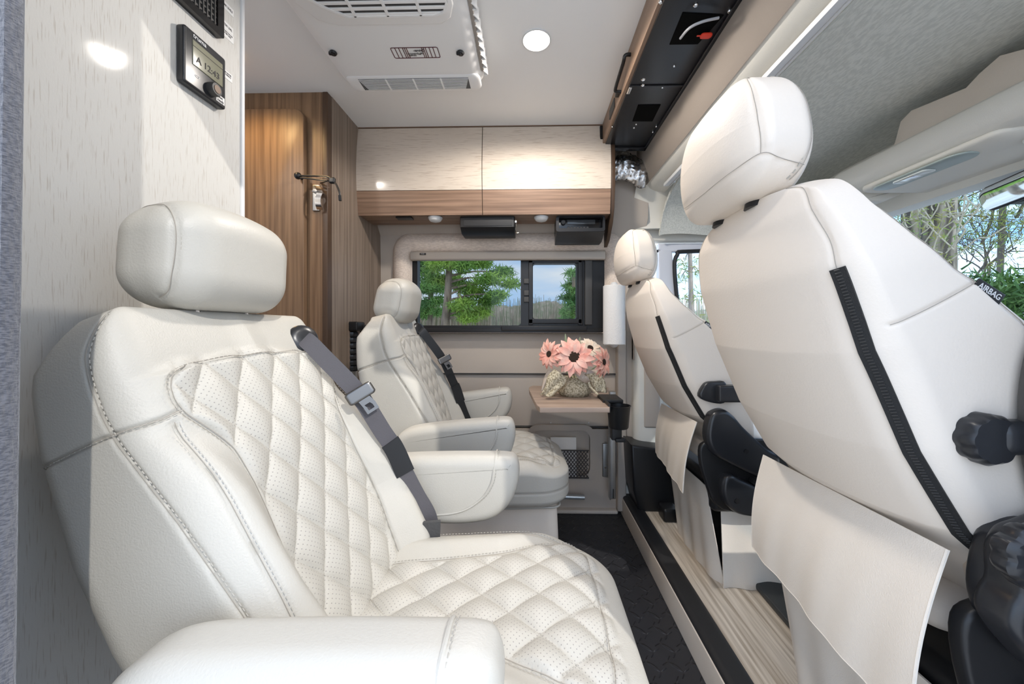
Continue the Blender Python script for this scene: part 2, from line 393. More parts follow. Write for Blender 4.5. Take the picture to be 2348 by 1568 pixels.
A = np.array([[(x, y, z - d * (1 if x < 1.3 else .6)) for y, d in zip(ys, drop)] for x, z in hp])
g = G(); g.sheet(A, .012); structure('ceiling_cab', g, mHeadl, angle=60)

# far wall: lower cladding with ledge, recess and corner moulding
g = G()
wp = [(-1.62, -E), (-1.62, .0)]
g.box(-1.62, .515, 1.985, 2.02, -.235, .02)
g.box(-1.62, .515, 2.0, 2.02, FL, -.235)
g.box(-1.62, .515, 1.994, 2.02, -.52, -.24, .004)
structure('wall_left', g, mWallVinyl)
g = G(); g.box(-1.62, .515, 1.979, 2.0, -.241, -.234, .003); g.box(-1.62, .515, 1.985, 2.0, -.527, -.517, .003); structure('ledge_shade_strip', g, mDark)  # dark strips stand in for the shadow line under the wall ledge
# upper wall above the window leans inwards
g = G(); g.add([(-1.62, 1.97, .0), (-.64, 1.97, .0), (-.64, 1.97, .43), (.415, 1.97, .43), (.415, 1.97, .0), (.60, 1.97, .0), (.60, 1.955, .50), (.60, 1.90, .56), (.60, 1.86, .97), (-1.62, 1.86, .97), (-1.62, 1.90, .56), (-1.62, 1.955, .5), (-.64, 1.955, .5), (.415, 1.955, .5)],
               [(0, 1, 12, 11), (2, 3, 13, 12), (1, 2, 12), (3, 4, 5, 6, 13), (11, 12, 13, 6, 7, 10), (10, 7, 8, 9)])
V = np.concatenate(g.V); g2 = G(); g2.add(V, g.F); g2.add(V + (0, .06, 0), [f[::-1] for f in g.F])
structure('wall_left_upper', g2, mWallVinyl, fix=False)
# lower corner moulding with the rounded recess for the net pocket
x0, x1, z0, z1 = P(1262, 0, 1.985)[0], P(1352, 0, 1.985)[0], P(1200, 1088, 1.985)[2], P(1200, 985, 1.985)[2]
g = G(); frame_geo(g, rrect(-.3, x1 + .15, FL, -.53, .01), rrect(x0 - .1, x1, z0, z1, .045), 2.0, 1.975); 
frame_geo(g, rrect(x0 - .125, x1 + .028, z0 - .03, z1 + .03, .06), rrect(x0 - .1, x1, z0, z1, .045), 1.972, 1.985)
structure('trim_5', g, mWallVinyl)
g = G(); g.box(-.3, .46, 1.94, 1.99, FL, FL + .02, .008); structure('baseboard_left', g, mBeigePl)
# corner post right of the far wall and door pillar behind the driver seat
g = G(); g.box(.455, .50, 1.93, 2.0, FL + .02, .0, .008); g.box(.50, .545, 1.945, 2.0, -.6, .5, .01); structure('trim_6', g, mWallVinyl)
g = G(); g.soft((.605, 1.93, -.34), (.075, .04, .50), (.03, .03, .02), (3, 3, 6)); g.box(.50, .72, 1.955, 2.0, FL, .02); structure('trim_7', g, mBeigeLt)
g = G(); g.box(.53, .70, 1.90, 1.965, -.17, .02, .015); g.box(.575, .66, 1.885, 1.91, -.50, .0, .012); structure('trim_8', g, mWallVinyl)
# pillar cover above the driver seat
A = []
for u in np.linspace(0, 1, 14):
    row = []
    for v in np.linspace(0, 1, 10):
        x = .53 + .30 * u + (.0 if v > .3 else -.0); z = .52 + .20 * v; y = 1.95 - .09 * v ** 2 - .05 * math.sin(u * math.pi) * .4
        row.append((x, y, z))
    A.append(row)
g = G(); g.sheet(np.array(A), .02); structure('trim_9', g, mBeigeLt)
# driver door with white frame, window opening, gasket
g = G()
dz0, dz1 = .02, .49
dO = [(.69, FL), (2.1, FL), (2.1, .10), (1.85, .20), (1.52, .50), (.69, .50)]
g.prism([(.69, FL), (2.1, FL), (2.1, .02), (.69, .02)], 2.0, 2.06); g.prism([(.69, .02), (.80, .02), (.76, .43), (.69, .43)], 2.0, 2.05, r=.008)
g.prism([(.69, .415), (1.5, .415), (1.55, .46), (.69, .46)], 2.0, 2.05, r=.008)
o = structure('door_1', g, mWhitePaint)
g = G(); fr_o = catmull([(.80, .02), (.772, .30), (.785, .395), (.86, .415), (1.47, .415), (1.60, .30), (1.9, .02)], 5); g.tube([(a, 1.995, b) for a, b in fr_o], .011, 8); g.mk('window_gasket', mRubber, o)
g = G(); g.box(.77, 1.9, 2.02, 2.026, .0, .42); g.mk('door_glass', mGlassWS, o)
# header above the driver door, windscreen header, near side wall around the sliding-door opening, roof and rear
g = G(); g.box(.60, 1.42, 1.96, 2.04, .53, .75); g.box(.52, 1.45, 1.99, 2.06, .47, .545, .01); structure('trim_10', g, mBeigeLt)
g = G(); g.box(-2.8, 1.40, .20, 2.06, Hc + .04, Hc + .08); structure('roof', g, mWhitePaint)
g = G(); g.box(-2.8, -2.76, .12, .60, FL, 1.0); g.box(-2.8, -2.76, 1.46, 2.06, FL, 1.0); structure('wall_rear', g, mWallVinyl)  # unseen rear wall, left open in the middle to let in extra daylight
g = G(); g.box(-2.8, -.46, .14, .20, FL, 1.0); g.box(-.6, 1.2, .20, .24, .985, 1.03)
g.box(.545, 1.02, .12, .20, FL, 1.0); g.box(1.02, 1.7, .12, .20, FL, .03); g.box(1.02, 1.7, .12, .2, .52, 1.0); structure('wall_right', g, mWhitePaint)
g = G(); g.box(1.35, 1.5, .14, 2.04, .53, 1.0); structure('wall_front', g, mBeigeLt)
# windscreen glass, pillars, dashboard
g = G(); g.add([(1.42, .18, .54), (1.42, 2.02, .54), (2.12, 2.04, -.10), (2.12, .16, -.10)], [(0, 1, 2, 3)]); g.add([(1.425, .18, .545), (1.425, 2.02, .545), (2.125, 2.04, -.095), (2.125, .16, -.095)], [(3, 2, 1, 0)])
w2 = structure('window_2', g, mGlassWS)
g = G(); g.tube([(1.36, 2.01, .56), (1.75, 2.03, .22), (2.12, 2.05, -.10)], .045, 10); structure('trim_11', g, mBeigeLt)
g = G(); g.soft((1.72, 1.1, -.28), (.36, .90, .22), (.12, .08, .12), (6, 14, 6)); d = g.mk('dashboard', M('dark blue-black dashboard', (.02, .024, .032), .5)); tag(d, 'black dashboard below the windscreen in front of the front seats', 'dashboard')

# bathroom box: front wall with door, corner post and side panel
D1 = 1.443; xb = P(740, 203, D1)[0]; xc = P(752, 203, D1)[0]; zt = Hc
g = G(); g.box(-2.8, xb, D1, D1 + .03, FL, zt); structure('wall_bathroom', g, mWoodV)
g = G(); g.box(xb, xc, D1 - .004, D1 + .03, FL, zt, .003); structure('trim_12', g, mWoodEdge)
g = G(); g.box(xc - .02, xc, D1 + .03, 1.985, FL, zt); structure('wall_bathroom_side', g, mWoodG)
dx = P(696, 250, 1.415)[0]; dz = P(690, 248, 1.415)[2]
g = G(); pl = [(-1.45, FL + .02), (dx, FL + .02), (dx, dz - .04)] + [(dx - .04 + .04 * math.cos(a), dz - .04 + .04 * math.sin(a)) for a in np.linspace(.2, math.pi / 2, 7)] + [(-1.45, dz)]
g.prism(pl, 1.415, 1.438, r=.003); o = structure('door_2', g, mWoodV)
# partition with streaked covering, pale edge trim
XPn = -.69
g = G(); g.box(XPn - .03, XPn, .20, .868, FL, Hc); structure('wall_partition', g, mFabricWall)
g = G(); g.box(XPn - .035, XPn + .005, .867, .877, FL, Hc, .003); structure('trim_13', g, mTrim)

# ------------------------------------------------------------------ far window, padded surround, blind head
g = G()
YO = 1.94
outer = rrect(P(897, 0, YO)[0], P(1437, 0, YO)[0], -.02, P(0, 541, YO)[2] + .008, .10, 10)
zi1 = P(1200, 579, YO)[2]; inner = rrect(P(942, 0, YO)[0], P(1388, 0, YO)[0], -.019, zi1, .018, 10)
def pad(g, o, i, y0, y1, k=10):
    o, i = np.array(o), np.array(i); n = len(o); V = []
    for t in range(k + 1):
        a = t / k; h = math.sin(a * math.pi) ** .55; q = o * (1 - a) + i * a
        for u, v in q: V.append((u, y0 + (y1 - y0) * h, v))
    F = [(t * n + j, t * n + (j + 1) % n, (t + 1) * n + (j + 1) % n, (t + 1) * n + j) for t in range(k) for j in range(n)]
    g.add(V, F)
pad(g, outer, inner, 1.965, YO - .02); o = g.mk('window_surround', mPad, angle=80); tag(o, 'padded linen-covered frame with rounded corners around the side window', 'window surround')
g = G(); xa, xb2 = P(943, 0, 1.95)[0], P(1387, 0, 1.95)[0]; zb0, zb1 = P(1200, 597, 1.95)[2], P(1200, 577, 1.95)[2]
g.soft(((xa + xb2) / 2, 1.945, (zb0 + zb1) / 2), ((xb2 - xa) / 2, .02, (zb1 - zb0) / 2), (.004, .012, .012), (2, 1, 1)); bl = empty('roller_blind', ((xa + xb2) / 2, 1.945, zb0), 'taupe roller blind case across the top of the side window', 'blind')
g.mk('blind_case', mWallVinyl, bl)
g = G(); c_ = P(969, 582, 1.92); g.box(c_[0] - .016, c_[0] + .016, 1.921, 1.925, c_[2] - .005, c_[2] + .005, .001); g.mk('badge', mInk, bl)
text_mesh('badge_lettering', 'MCD', .008, (c_[0], 1.920, c_[2]), (1, 0, 0), (0, 0, 1), mTrim, bl)
YW = 1.97
X = lambda px, Y=YW: P(px, 755, Y)[0]
Z = lambda py, Y=YW: P(1200, py, Y)[2]
g = G(); frame_geo(g, rrect(X(936), X(1197), Z(764), Z(580), .004), rrect(X(957), X(1194), Z(746), Z(590), .016), YW, YW + .05)
frame_geo(g, rrect(X(1196), X(1392), Z(764), Z(588), .004), rrect(X(1222), X(1322), Z(731), Z(604), .012), YW - .001, YW + .05)
g.box(X(1150), X(1345), YW - .02, YW + .02, Z(758), Z(747), .004); g.box(X(1212), X(1334), YW - .012, YW, Z(604), Z(596), .003); g.box(X(1325), X(1336), YW - .012, YW, Z(745), Z(596), .003)
g.box(X(1212), X(1222), YW - .012, YW, Z(745), Z(596), .003); g.box(X(1212), X(1334), YW - .012, YW, Z(742), Z(731), .003); g.box(X(936), X(1400), YW - .006, YW + .03, Z(765), Z(752), .003)
w1 = structure('window_1', g, mBlack)
g = G(); g.box(X(1340), X(1357), YW - .02, YW, Z(745), Z(598), .004); g.mk('guide_rail', mDark, w1)
g = G(); g.box(X(950), X(1200), YW + .03, YW + .036, Z(750), Z(588)); g.box(X(1215), X(1330), YW + .02, YW + .026, Z(738), Z(598)); g.mk('pane', mGlassW, w1)
g = G()
for py in (645, 672, 687): g.box(X(1201), X(1213), YW - .012, YW, Z(py + 6), Z(py - 6), .003)
g.mk('latch', mDark, w1)

# ------------------------------------------------------------------ overhead cabinet
Dc = 1.71
cb = empty('overhead_cabinet', (-.2, 1.79, .50), 'walnut overhead cabinet with two cream lift-up doors above the side window', 'cabinet')
xl, xr = P(823, 400, Dc)[0], P(1398, 400, Dc)[0]; xm = P(1107, 400, Dc)[0]
zc0, zc1, zcs, zct = P(1100, 493, Dc)[2], P(1100, 295, Dc)[2], P(1100, 439, Dc)[2], Hc
def bulge(z):
    t = (z - zc0) / (zc1 - zc0); return Dc - .022 * math.sin(max(0, min(1, t)) * math.pi)
g = G(); g.box(xl, xr + .01, Dc + .02, 1.87, zc0 + .002, Hc - .001, .002); g.box(xl - .02, xr, Dc - .012, Dc + .03, zc1 + .004, Hc, .001)
g.mk('carcass', mWoodH, cb)
sp = [(Dc + .03 - .0 , zc0 - .0), (1.86, zc0 - .075), (1.86, Hc)] + [(bulge(z) - .006, z) for z in np.linspace(Hc - .001, zc0 + .02, 14)]
g = G(); g.prism([(Dc - .004, zc0 + .012), (Dc + .02, zc0 - .035), (1.80, zc0 - .10), (1.86, zc0 - .12), (1.87, Hc)] + [(bulge(z) - .006, z) for z in np.linspace(Hc - .001, zc0 + .03, 12)], xr + .003, xr + .020, 'x', r=.002); g.mk('end_panel', mWoodEdge, cb)
for k, (a, b) in enumerate(((xl + .001, xm - .0015), (xm + .0015, xr))):
    def face(zlo, zhi, n=10):
        A = np.array([[(x, bulge(z), z) for z in np.linspace(zlo, zhi, n)] for x in np.linspace(a, b, 3)]); return A
    g = G(); g.sheet(face(zcs, zc1), .018); dd = g.mk('door', mCabDoor, cb); dd['label'] = 'glossy cream door panel'
    g = G(); g.sheet(face(zc0, zcs - .002, 6), .018); q = g.mk('door_rail', mWoodH, dd); BASE[q.name] = BASE[cb.name]
# things under the cabinet
zu = zc0 - .001
def puck(px, py, name, lab):
    c = PZ(px, py, zu); D = c[1]
    t = empty(name, (c[0], c[1], zu - .02), lab, 'light', 'puck lights under the overhead cabinet')
    g = G(); g.lathe([(.028, -.001), (.031, -.006), (.029, -.012), (.024, -.017), (.012, -.021), (.0, -.022)][::-1] + [(.028, .0)], c, (0, 0, 1), 28); g.mk('lens', M('frosted lens', (.75, .75, .74), .4), t)
    g = G(); g.lathe([(.033, -.006), (.034, 0), (.03, 0)], c, (0, 0, 1), 28); g.mk('bezel', mTrim, t)
puck(998, 499, 'puck_light', 'left of the two white round lights under the cabinet, unlit')
puck(1241, 498, 'puck_light', 'right of the two white round lights under the cabinet, unlit')
g = G(); a = PZ(905, 495, zu); g.box(a[0], a[0] + .075, a[1] + .01, a[1] + .05, zu - .006, zu + .001, .002); t = g.mk('switch_plate', mBlack); tag(t, 'flat black switch plate under the left end of the cabinet', 'switch')
g = G(); a = P(1048, 495, 1.72); b = P(1182, 536, 1.76); g.prism([(1.725, zu), (1.725, zu - .05), (1.765, b[2]), (1.85, b[2]), (1.86, zu)], a[0] + .012, b[0] - .002, 'x', r=.006)
sp_ = empty('speaker_box', ((a[0] + b[0]) / 2, 1.79, b[2]), 'black flip-down speaker box hung under the middle of the cabinet', 'speaker'); 
V_ = np.concatenate(g.V); g.mk('housing', mBlack, sp_)
g = G(); g.box(a[0] + .03, b[0] - .015, 1.7235, 1.7255, zu - .045, zu - .006, .001); g.mk('grille', mRubber, sp_)
g = G(); hk = [P(1182, 502, 1.75), P(1183, 515, 1.75), P(1182, 528, 1.75), P(1184, 534, 1.745), P(1190, 533, 1.74)]; g.tube(catmull(hk, 5), .0016, 6); c = P(1182, 508, 1.75); g.soft(c, (.007, .004, .007), (.003, .003, .003), (1, 1, 1)); o = g.mk('wire_hook', mChrome); tag(o, 'small chrome wire hook beside the black speaker box', 'hook')
# radio
rd = empty('radio', (P(1335, 0, 1.76)[0], 1.78, P(0, 530, 1.76)[2]), 'black car radio in a plastic housing under the right end of the cabinet', 'radio')
r0, r1 = P(1275, 495, 1.735), P(1387, 528, 1.735)
g = G(); frame_geo(g, rrect(r0[0], r1[0], r1[2] - .006, zu + .002, .012), rrect(r0[0] + .013, r1[0] - .01, r1[2] + .010, zu - .004, .006), 1.73, 1.85); g.box(r0[0] + .004, r1[0] - .004, 1.775, 1.85, r1[2], zu, .004); g.mk('housing', mBlack, rd)
g = G(); g.box(r0[0] + .014, r1[0] - .011, 1.765, 1.78, r1[2] + .011, zu - .005, .002); g.mk('face', M('radio face', (.006, .006, .007), .15), rd)
g = G(); g.box(r0[0] + .055, r1[0] - .04, 1.762, 1.766, zu - .03, zu - .008, .001); g.mk('display', M('radio display', (.05, .055, .06), .1), rd)
g = G(); g.lathe([(.011, 0), (.011, .012), (.009, .014)], (r0[0] + .035, 1.765, zu - .022), (0, -1, 0), 20); g.mk('knob', mDark, rd)
g = G()
for k in range(7): g.box(r0[0] + .055 + k * .015, r0[0] + .066 + k * .015, 1.761, 1.766, r1[2] + .018, r1[2] + .026, .001)
g.mk('preset_keys', mDark, rd)
g = G(); g.prism([(1.73, r1[2] - .007), (1.80, r1[2] - .04), (1.86, r1[2] - .04), (1.86, r1[2])], r0[0] + .002, r1[0] - .002, 'x', r=.003); g.mk('duct', mDark, rd)
# ------------------------------------------------------------------ ceiling fittings
ac = empty('air_conditioner', (-.40, 1.04, .875), 'white rooftop air conditioner cover with louvres on the ceiling', 'air conditioner')
z0 = .872; ax0, ax1 = -.665, -.160; ay0, ay1 = .62, 1.345
def acmap(V): return V
g = G(); g.soft(((ax0 + ax1) / 2, (ay0 + ay1) / 2, .92), ((ax1 - ax0) / 2, (ay1 - ay0) / 2, .048), (.05, .05, .035), (8, 10, 2)); 
pl = rrect(ax0 + .012, ax1 - .012, ay0 + .01, ay1 - .012, .05, 8); g.mk('shroud', mAC, ac)
yv = P(900, 57, 1)[2]; 
g = G(); yp1 = PZ(700, 57, z0)[1]; g.prism([(ax0 + .03, .64), (ax1 - .045, .64), (ax1 - .045, yp1 - .06), (ax1 - .06, yp1 - .02), (ax1 - .09, yp1), (ax0 + .12, yp1), (ax0 + .07, yp1 - .02), (ax0 + .03, yp1 - .10)], z0 - .006, z0 + .01, 'z', r=.004); g.mk('return_air_panel', mAC, ac)
gz = z0 - .0075; ga = PZ(705, 10, gz); gb = PZ(1028, 34, gz); gx0, gx1, gy1 = PZ(707, 0, gz)[0], gb[0] + .006, gb[1]
vo = [(gx0, .66), (gx1, .66), (gx1, gy1 - .035), (gx1 - .012, gy1 - .01), (gx1 - .04, gy1), (gx0 + .08, gy1), (gx0 + .03, gy1 - .03), (gx0, gy1 - .06)]
g = G(); g.prism(vo, gz, gz + .003, 'z'); g.mk('filter_recess', mDark, ac)
g = G()
yy = gy1 - .008
while yy > .68:
    lo = gx0 + max(0, (yy - (gy1 - .06)) * 1.2); g.box(lo, gx1 - max(0, (yy - (gy1 - .035)) * .9), yy - .0045, yy + .0045, gz - .003, gz + .002, .001); yy -= .0185
for k in range(1, 4):
    xx = gx0 + (gx1 - gx0) * k / 4 + .01; g.box(xx - .004, xx + .004, .66, gy1 - .001, gz - .004, gz + .002, .001)
frame_geo(g, [(a, b) for a, b in vo], [(gx0 + .5 * 0 + (a - (gx0 + gx1) / 2) * .97 + (gx1 - gx0) / 2, .66 + (b - .66) * .985) for a, b in vo], gz - .004, gz + .001, 'z')
g.mk('grille', mAC, ac)
# front outlet
ya, yb = PZ(950, 205, z0 + .005)[1], PZ(950, 180, z0)[1]
g = G(); g.soft(((ax0 + ax1) / 2 + .005, yb + .025, z0 + .004), (.235, .045, .009), (.03, .03, .008), (3, 2, 1)); g.mk('front_outlet_frame', mAC, ac)
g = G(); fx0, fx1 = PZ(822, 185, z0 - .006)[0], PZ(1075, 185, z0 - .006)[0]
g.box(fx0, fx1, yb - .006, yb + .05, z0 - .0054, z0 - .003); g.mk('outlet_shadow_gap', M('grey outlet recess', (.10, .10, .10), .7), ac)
g = G()
for k in range(9): g.box(fx0 + .003 * k * .6, fx1 - .002 * k, yb - .005 + k * .0062, yb - .0026 + k * .0062, z0 - .0065, z0 - .0045, .0006)
for k in range(1, 4): xx = fx0 + (fx1 - fx0) * k / 4; g.box(xx - .003, xx + .003, yb - .006, yb + .05, z0 - .0068, z0 - .004, .0005)
g.mk('outlet_louvres', mAC, ac)
# side louvres: curved blades in a recess on the right flank
g = G(); sy0, sy1 = .66, PZ(1112, 170, z0 + .02)[1]
n = 17
g.prism([(sy0, .885), (sy0, .915), (sy1 - .02, .915), (sy1, .90), (sy1 - .03, .884)], ax1 - .008, ax1 + .003, 'x', r=.002); g.mk('side_recess', M('warm grey recess', (.36, .33, .30), .7), ac)
g = G()
for k in range(n):
    y = sy0 + .012 + (sy1 - sy0 - .03) * k / (n - 1)
    A = np.array([[(ax1 + .001 + .013 * math.sin(math.pi * v), y + .022 * (v - .5) + .010 * math.sin(math.pi * v), z) for v in np.linspace(0, 1, 6)] for z in (.883, .917)]); g.sheet(A, .0025)
g.mk('side_louvres', mAC, ac)
for px, nm in ((764, 0), (1056, 1)):
    c = PZ(px, 119, z0); g = G(); g.lathe([(.010, 0), (.012, -.003), (.009, -.008), (0, -.010)][::-1], c, (0, 0, 1), 16); g.box(c[0] - .013, c[0] + .003, c[1] - .006, c[1] + .002, z0 - .011, z0, .003); g.mk('retaining_screw', mBlack, ac)
# sticker
ca = PZ(893, 119, z0 - .0005); s0, s1 = PZ(893, 108, z0)[0], PZ(1003, 108, z0)[0]; sy_n, sy_f = PZ(950, 108, z0)[1], PZ(950, 133, z0)[1]
g = G(); zz = z0 - .0012
frame_geo(g, rrect(s0, s1, sy_n, sy_f, .006), rrect(s0 + .0022, s1 - .0022, sy_n + .0022, sy_f - .0022, .004), zz, zz + .001, 'z')
for k in (.10, .18, .26, .30, .34): 
    for q in (k, 1 - k): xx = s0 + (s1 - s0) * q; g.box(xx - .0011, xx + .0011, sy_n + .001, sy_f - .001, zz, zz + .001)
st_ = g.mk('sticker', M('maroon ink', (.10, .02, .025), .5), ac)
cx, cy = (s0 + s1) / 2, (sy_n + sy_f) / 2
text_mesh('sticker_lettering', 'Coleman-\nMach', .0135, (cx + .012, cy - .003, zz), (-.2, .98, 0) if 0 else (-1, 0, 0), (0, -1, 0), mInk, ac, fixw=.034)
text_mesh('sticker_lettering', 'THERMOSTAT\nCONTROL', .007, (cx - .012, cy + .008, zz), (-1, 0, 0), (0, -1, 0), mInk, ac, fixw=.03)
# downlight
lc = PZ(1230, 91, Hc)
dl = empty('ceiling_downlight', lc, 'round recessed downlight glowing warm white in the pale ceiling', 'light')
g = G(); g.lathe([(.046, -.0), (.047, -.004), (.043, -.005), (.041, .0)], lc, (0, 0, 1), 40); g.mk('bezel', mTrim, dl)
g = G(); g.lathe([(0, -.006), (.03, -.0055), (.0415, -.003), (.0415, .002)], lc, (0, 0, 1), 40); g.mk('diffuser', M('lit diffuser', (1, .93, .80), .5, emit=14), dl)
for q_, (x_, y_, e_) in enumerate(((lc[0], lc[1], 14.0), (.02, .45, 2.5), (-1.15, .55, 7.0))):
    if q_:  # two added lamps out of view, put in to brighten the interior
        dq = empty('ceiling_downlight', (x_, y_, Hc), ('added fill downlight, out of view in the ceiling above the nearest swivel seat', 'added fill downlight, out of view in the hall ceiling behind the partition')[q_ - 1], 'light')
        g = G(); g.lathe([(0, -.006), (.03, -.0055), (.0415, -.003), (.0415, .002)], (x_, y_, Hc), (0, 0, 1), 32); g.mk('diffuser', bpy.data.materials['lit diffuser'], dq)
    ld = bpy.data.lights.new('downlight_bulb', 'SPOT'); ld.spot_size = math.radians(172); ld.spot_blend = .35; ld.energy = e_; ld.color = (1, .93, .86); ld.shadow_soft_size = .04
    lo = bpy.data.objects.new('downlight_bulb', ld); C.objects.link(lo); lo.location = (x_, y_, Hc + E - .02); lo['kind'] = 'structure'
# second lamp: over the hallway in front of the bathroom door
hl = empty('hall_downlight', (-1.02, 1.22, Hc), 'warm downlight in the hall ceiling above the bathroom door', 'light')
g = G(); g.lathe([(0, -.006), (.03, -.0055), (.0415, -.003), (.0415, .002)], (-1.02, 1.22, Hc), (0, 0, 1), 32); g.mk('diffuser', M('lit amber diffuser', (1, .70, .36), .5, emit=4), hl)
ld = bpy.data.lights.new('hall_bulb', 'SPOT'); ld.energy = 3.5; ld.color = (1, .66, .30); ld.spot_size = math.radians(150); ld.spot_blend = .6; ld.shadow_soft_size = .04
lo = bpy.data.objects.new('hall_bulb', ld); C.objects.link(lo); lo.location = (-1.02, 1.22, Hc + E - .02); lo['kind'] = 'structure'

# ------------------------------------------------------------------ lift unit in the roof, right of the ceiling
lu = empty('roof_lift_unit', (.44, 1.0, .84), 'long black steel roof bed unit with a wooden side rail along the ceiling', 'roof bed unit')
lx = .330; zt_ = Hc; zb_ = .842
y1 = PX(1397, 300, lx)[1] + .0
y1 = 1.74
g = G(); g.box(lx, lx + .02, .18, y1, zb_, zt_, .002); g.mk('side_rail', mWoodH if 0 else wood('brown laminate rail', (.32, .21, .145), (.22, .14, .09), (1, .04, 1), 40), lu)
g = G(); g.box(lx + .012, .545, .18, y1 - .01, zb_ - .004, zb_ + .008, .002); g.box(lx + .008, .55, y1 - .03, y1, zb_ - .012, zb_ + .02, .002); g.box(.525, .552, .18, y1 - .01, zb_ - .012, zb_ + .0, .003)
yj = PZ(1450, 195, zb_)[1]; g.box(lx + .012, .54, yj - .006, yj + .006, zb_ - .008, zb_, .002); g.mk('black_panel', M('black powder coat', (.006, .006, .008), .32, spec=.5), lu)
# darker recesses
g = G()
a, b = PZ(1552, 96, zb_ - .005), PZ(1690, 20, zb_ - .005); g.prism([tuple(PZ(1535, 98, zb_)[:2]), tuple(PZ(1600, 97, zb_)[:2]), tuple(PZ(1660, 30, zb_)[:2]), tuple(PZ(1565, 25, zb_)[:2])], zb_ - .0065, zb_ - .003, 'z', r=.001)
g.mk('recess', M('matt black recess', (.002, .002, .002), .9, spec=.1), lu); g = G(); g.prism([tuple(PZ(1450, 275, zb_)[:2]), tuple(PZ(1496, 275, zb_)[:2]), tuple(PZ(1515, 237, zb_)[:2]), tuple(PZ(1463, 238, zb_)[:2])], zb_ - .0065, zb_ - .003, 'z', r=.001)
g.mk('recess', bpy.data.materials['matt black recess'], lu)
g = G(); k = [PZ(1560, 88, zb_ - .02), PZ(1580, 65, zb_ - .03), PZ(1610, 50, zb_ - .03), PZ(1648, 41, zb_ - .02)]; g.tube(catmull(k, 6), .0035, 8); g.mk('cable', M('grey cable', (.45, .45, .47), .4), lu)
c = PZ(1619, 82, zb_ - .012); g = G(); g.soft(c, (.016, .010, .004), (.008, .008, .003), (2, 2, 1)); g.box(c[0] - .026, c[0] - .014, c[1] - .002, c[1] + .002, c[2] - .001, c[2] + .001, .0005); g.mk('release_tag', mRed, lu)
for px, py, r in ((1595, 12, .006), (1515, 5, .005), (1672, 26, .005), (1546, 151, .004), (1519, 200, .004), (1475, 182, .007), (1474, 195, .006), (1459, 285, .004), (1454, 293, .004), (1505, 290, .004), (1404, 291, .003), (1497, 303, .004)):
    c = PZ(px, py, zb_ - .006); g = G(); g.lathe([(0, -.003), (r * .7, -.003), (r, -.001), (r, .002)], c, (0, 0, 1), 12); g.mk('screw', mChrome, lu)
g = G(); c = PZ(1443, 207, zb_ - .006); g.soft(c, (.006, .018, .004), (.003, .004, .003), (1, 1, 1)); g.mk('catch', mChrome, lu)
# handle on the rail, and vents
def rail(px, py): return PX(px, py, lx)
h0, h1 = rail(1446, 112), rail(1424, 172)
g = G(); g.tube(catmull([(lx, h0[1], .90), (lx - .018, h0[1], .897), (lx - .02, h0[1] + .02, .885), (lx - .022, h1[1] - .015, .868), (lx - .018, h1[1], .862), (lx, h1[1], .86)], 5), .006, 8); g.mk('handle', mBlack, lu)
g = G(); h2 = rail(1420, 195)[1]; g.box(lx - .014, lx + .002, h2 - .012, h2 + .012, .862, .876, .003); h3 = rail(1405, 250)[1]; g.mk('clamp', mBlack, lu); g = G(); g.box(lx - .004, lx + .001, h2 + .07, h3 + .05, .862, .90, .002); g.mk('vent', mDark, lu); g = G(); g.box(lx - .004, lx + .001, .72, .86, .862, .915, .002)
g.mk('vent', mDark, lu)
g = G(); g.box(lx - .012, lx + .004, y1 - .05, y1 + .004, zb_ - .045, Hc - .01, .003); g.mk('end_bracket', mBlack, lu)
# foil insulation behind
A = []
rs = np.random.RandomState(3)
for u in np.linspace(0, 1, 22):
    A.append([(.385 + .17 * u, 1.80 - .03 * math.sin(v * 3) + rs.uniform(-.006, .006), .70 + .14 * v + .02 * math.sin(u * 5) + rs.uniform(-.004, .004)) for v in np.linspace(0, 1, 18)])
g = G(); g.sheet(np.array(A), .004); o = g.mk('foil_insulation', mFoil, angle=180); tag(o, 'crumpled silver foil insulation tucked behind the end of the black roof unit', 'insulation')
# curtain track
g = G(); g.soft((.633, .93, .672), (.011, .81, .008), (.004, .004, .004), (1, 8, 1)); 
tk = empty('curtain_track', (.633, .93, .66), 'white metal curtain track running across the cab ceiling', 'curtain track'); g.mk('rail', mTrim, tk)
g = G(); g.box(.6435, .6465, .12, 1.73, .660, .672, .0008); g.box(.6185, .6215, .12, 1.73, .660, .672, .0008); g.mk('lip', mTrim, tk)
# overhead console
oc = empty('overhead_console', (1.12, 1.0, .46), 'beige overhead console above the windscreen with a map light', 'console')
def ocm(V):
    V = V.copy(); return V
sec = [(1.065, .50), (1.068, .535), (1.085, .548), (1.16, .56), (1.40, .57), (1.46, .53), (1.40, .500), (1.25, .470), (1.12, .468), (1.085, .478)]
g = G(); g.prism(sec, .50, 1.34, 'y', r=.02, seg=4); g.mk('shelf', mBeigeLt, oc, angle=50)
g = G(); g.soft((1.24, 1.08, .468), (.14, .20, .016), (.05, .04, .014), (4, 4, 1)); g.mk('pod', mBeigeLt, oc)
c = P(2070, 388, 1.10); g = G(); g.soft((1.13, 1.10, .452), (.035, .13, .006), (.03, .04, .005), (4, 4, 1)); g.mk('light_panel', M('blue grey panel', (.36, .42, .40), .35), oc)
g = G(); g.soft((1.12, 1.11, .446), (.018, .05, .004), (.012, .012, .003), (2, 3, 1)); g.mk('map_light', M('clear lens', (.7, .74, .72), .15), oc)
g = G(); g.box(1.10, 1.13, 1.09, 1.13, .4405, .4435, .001); g.mk('light_bars', mChrome, oc)
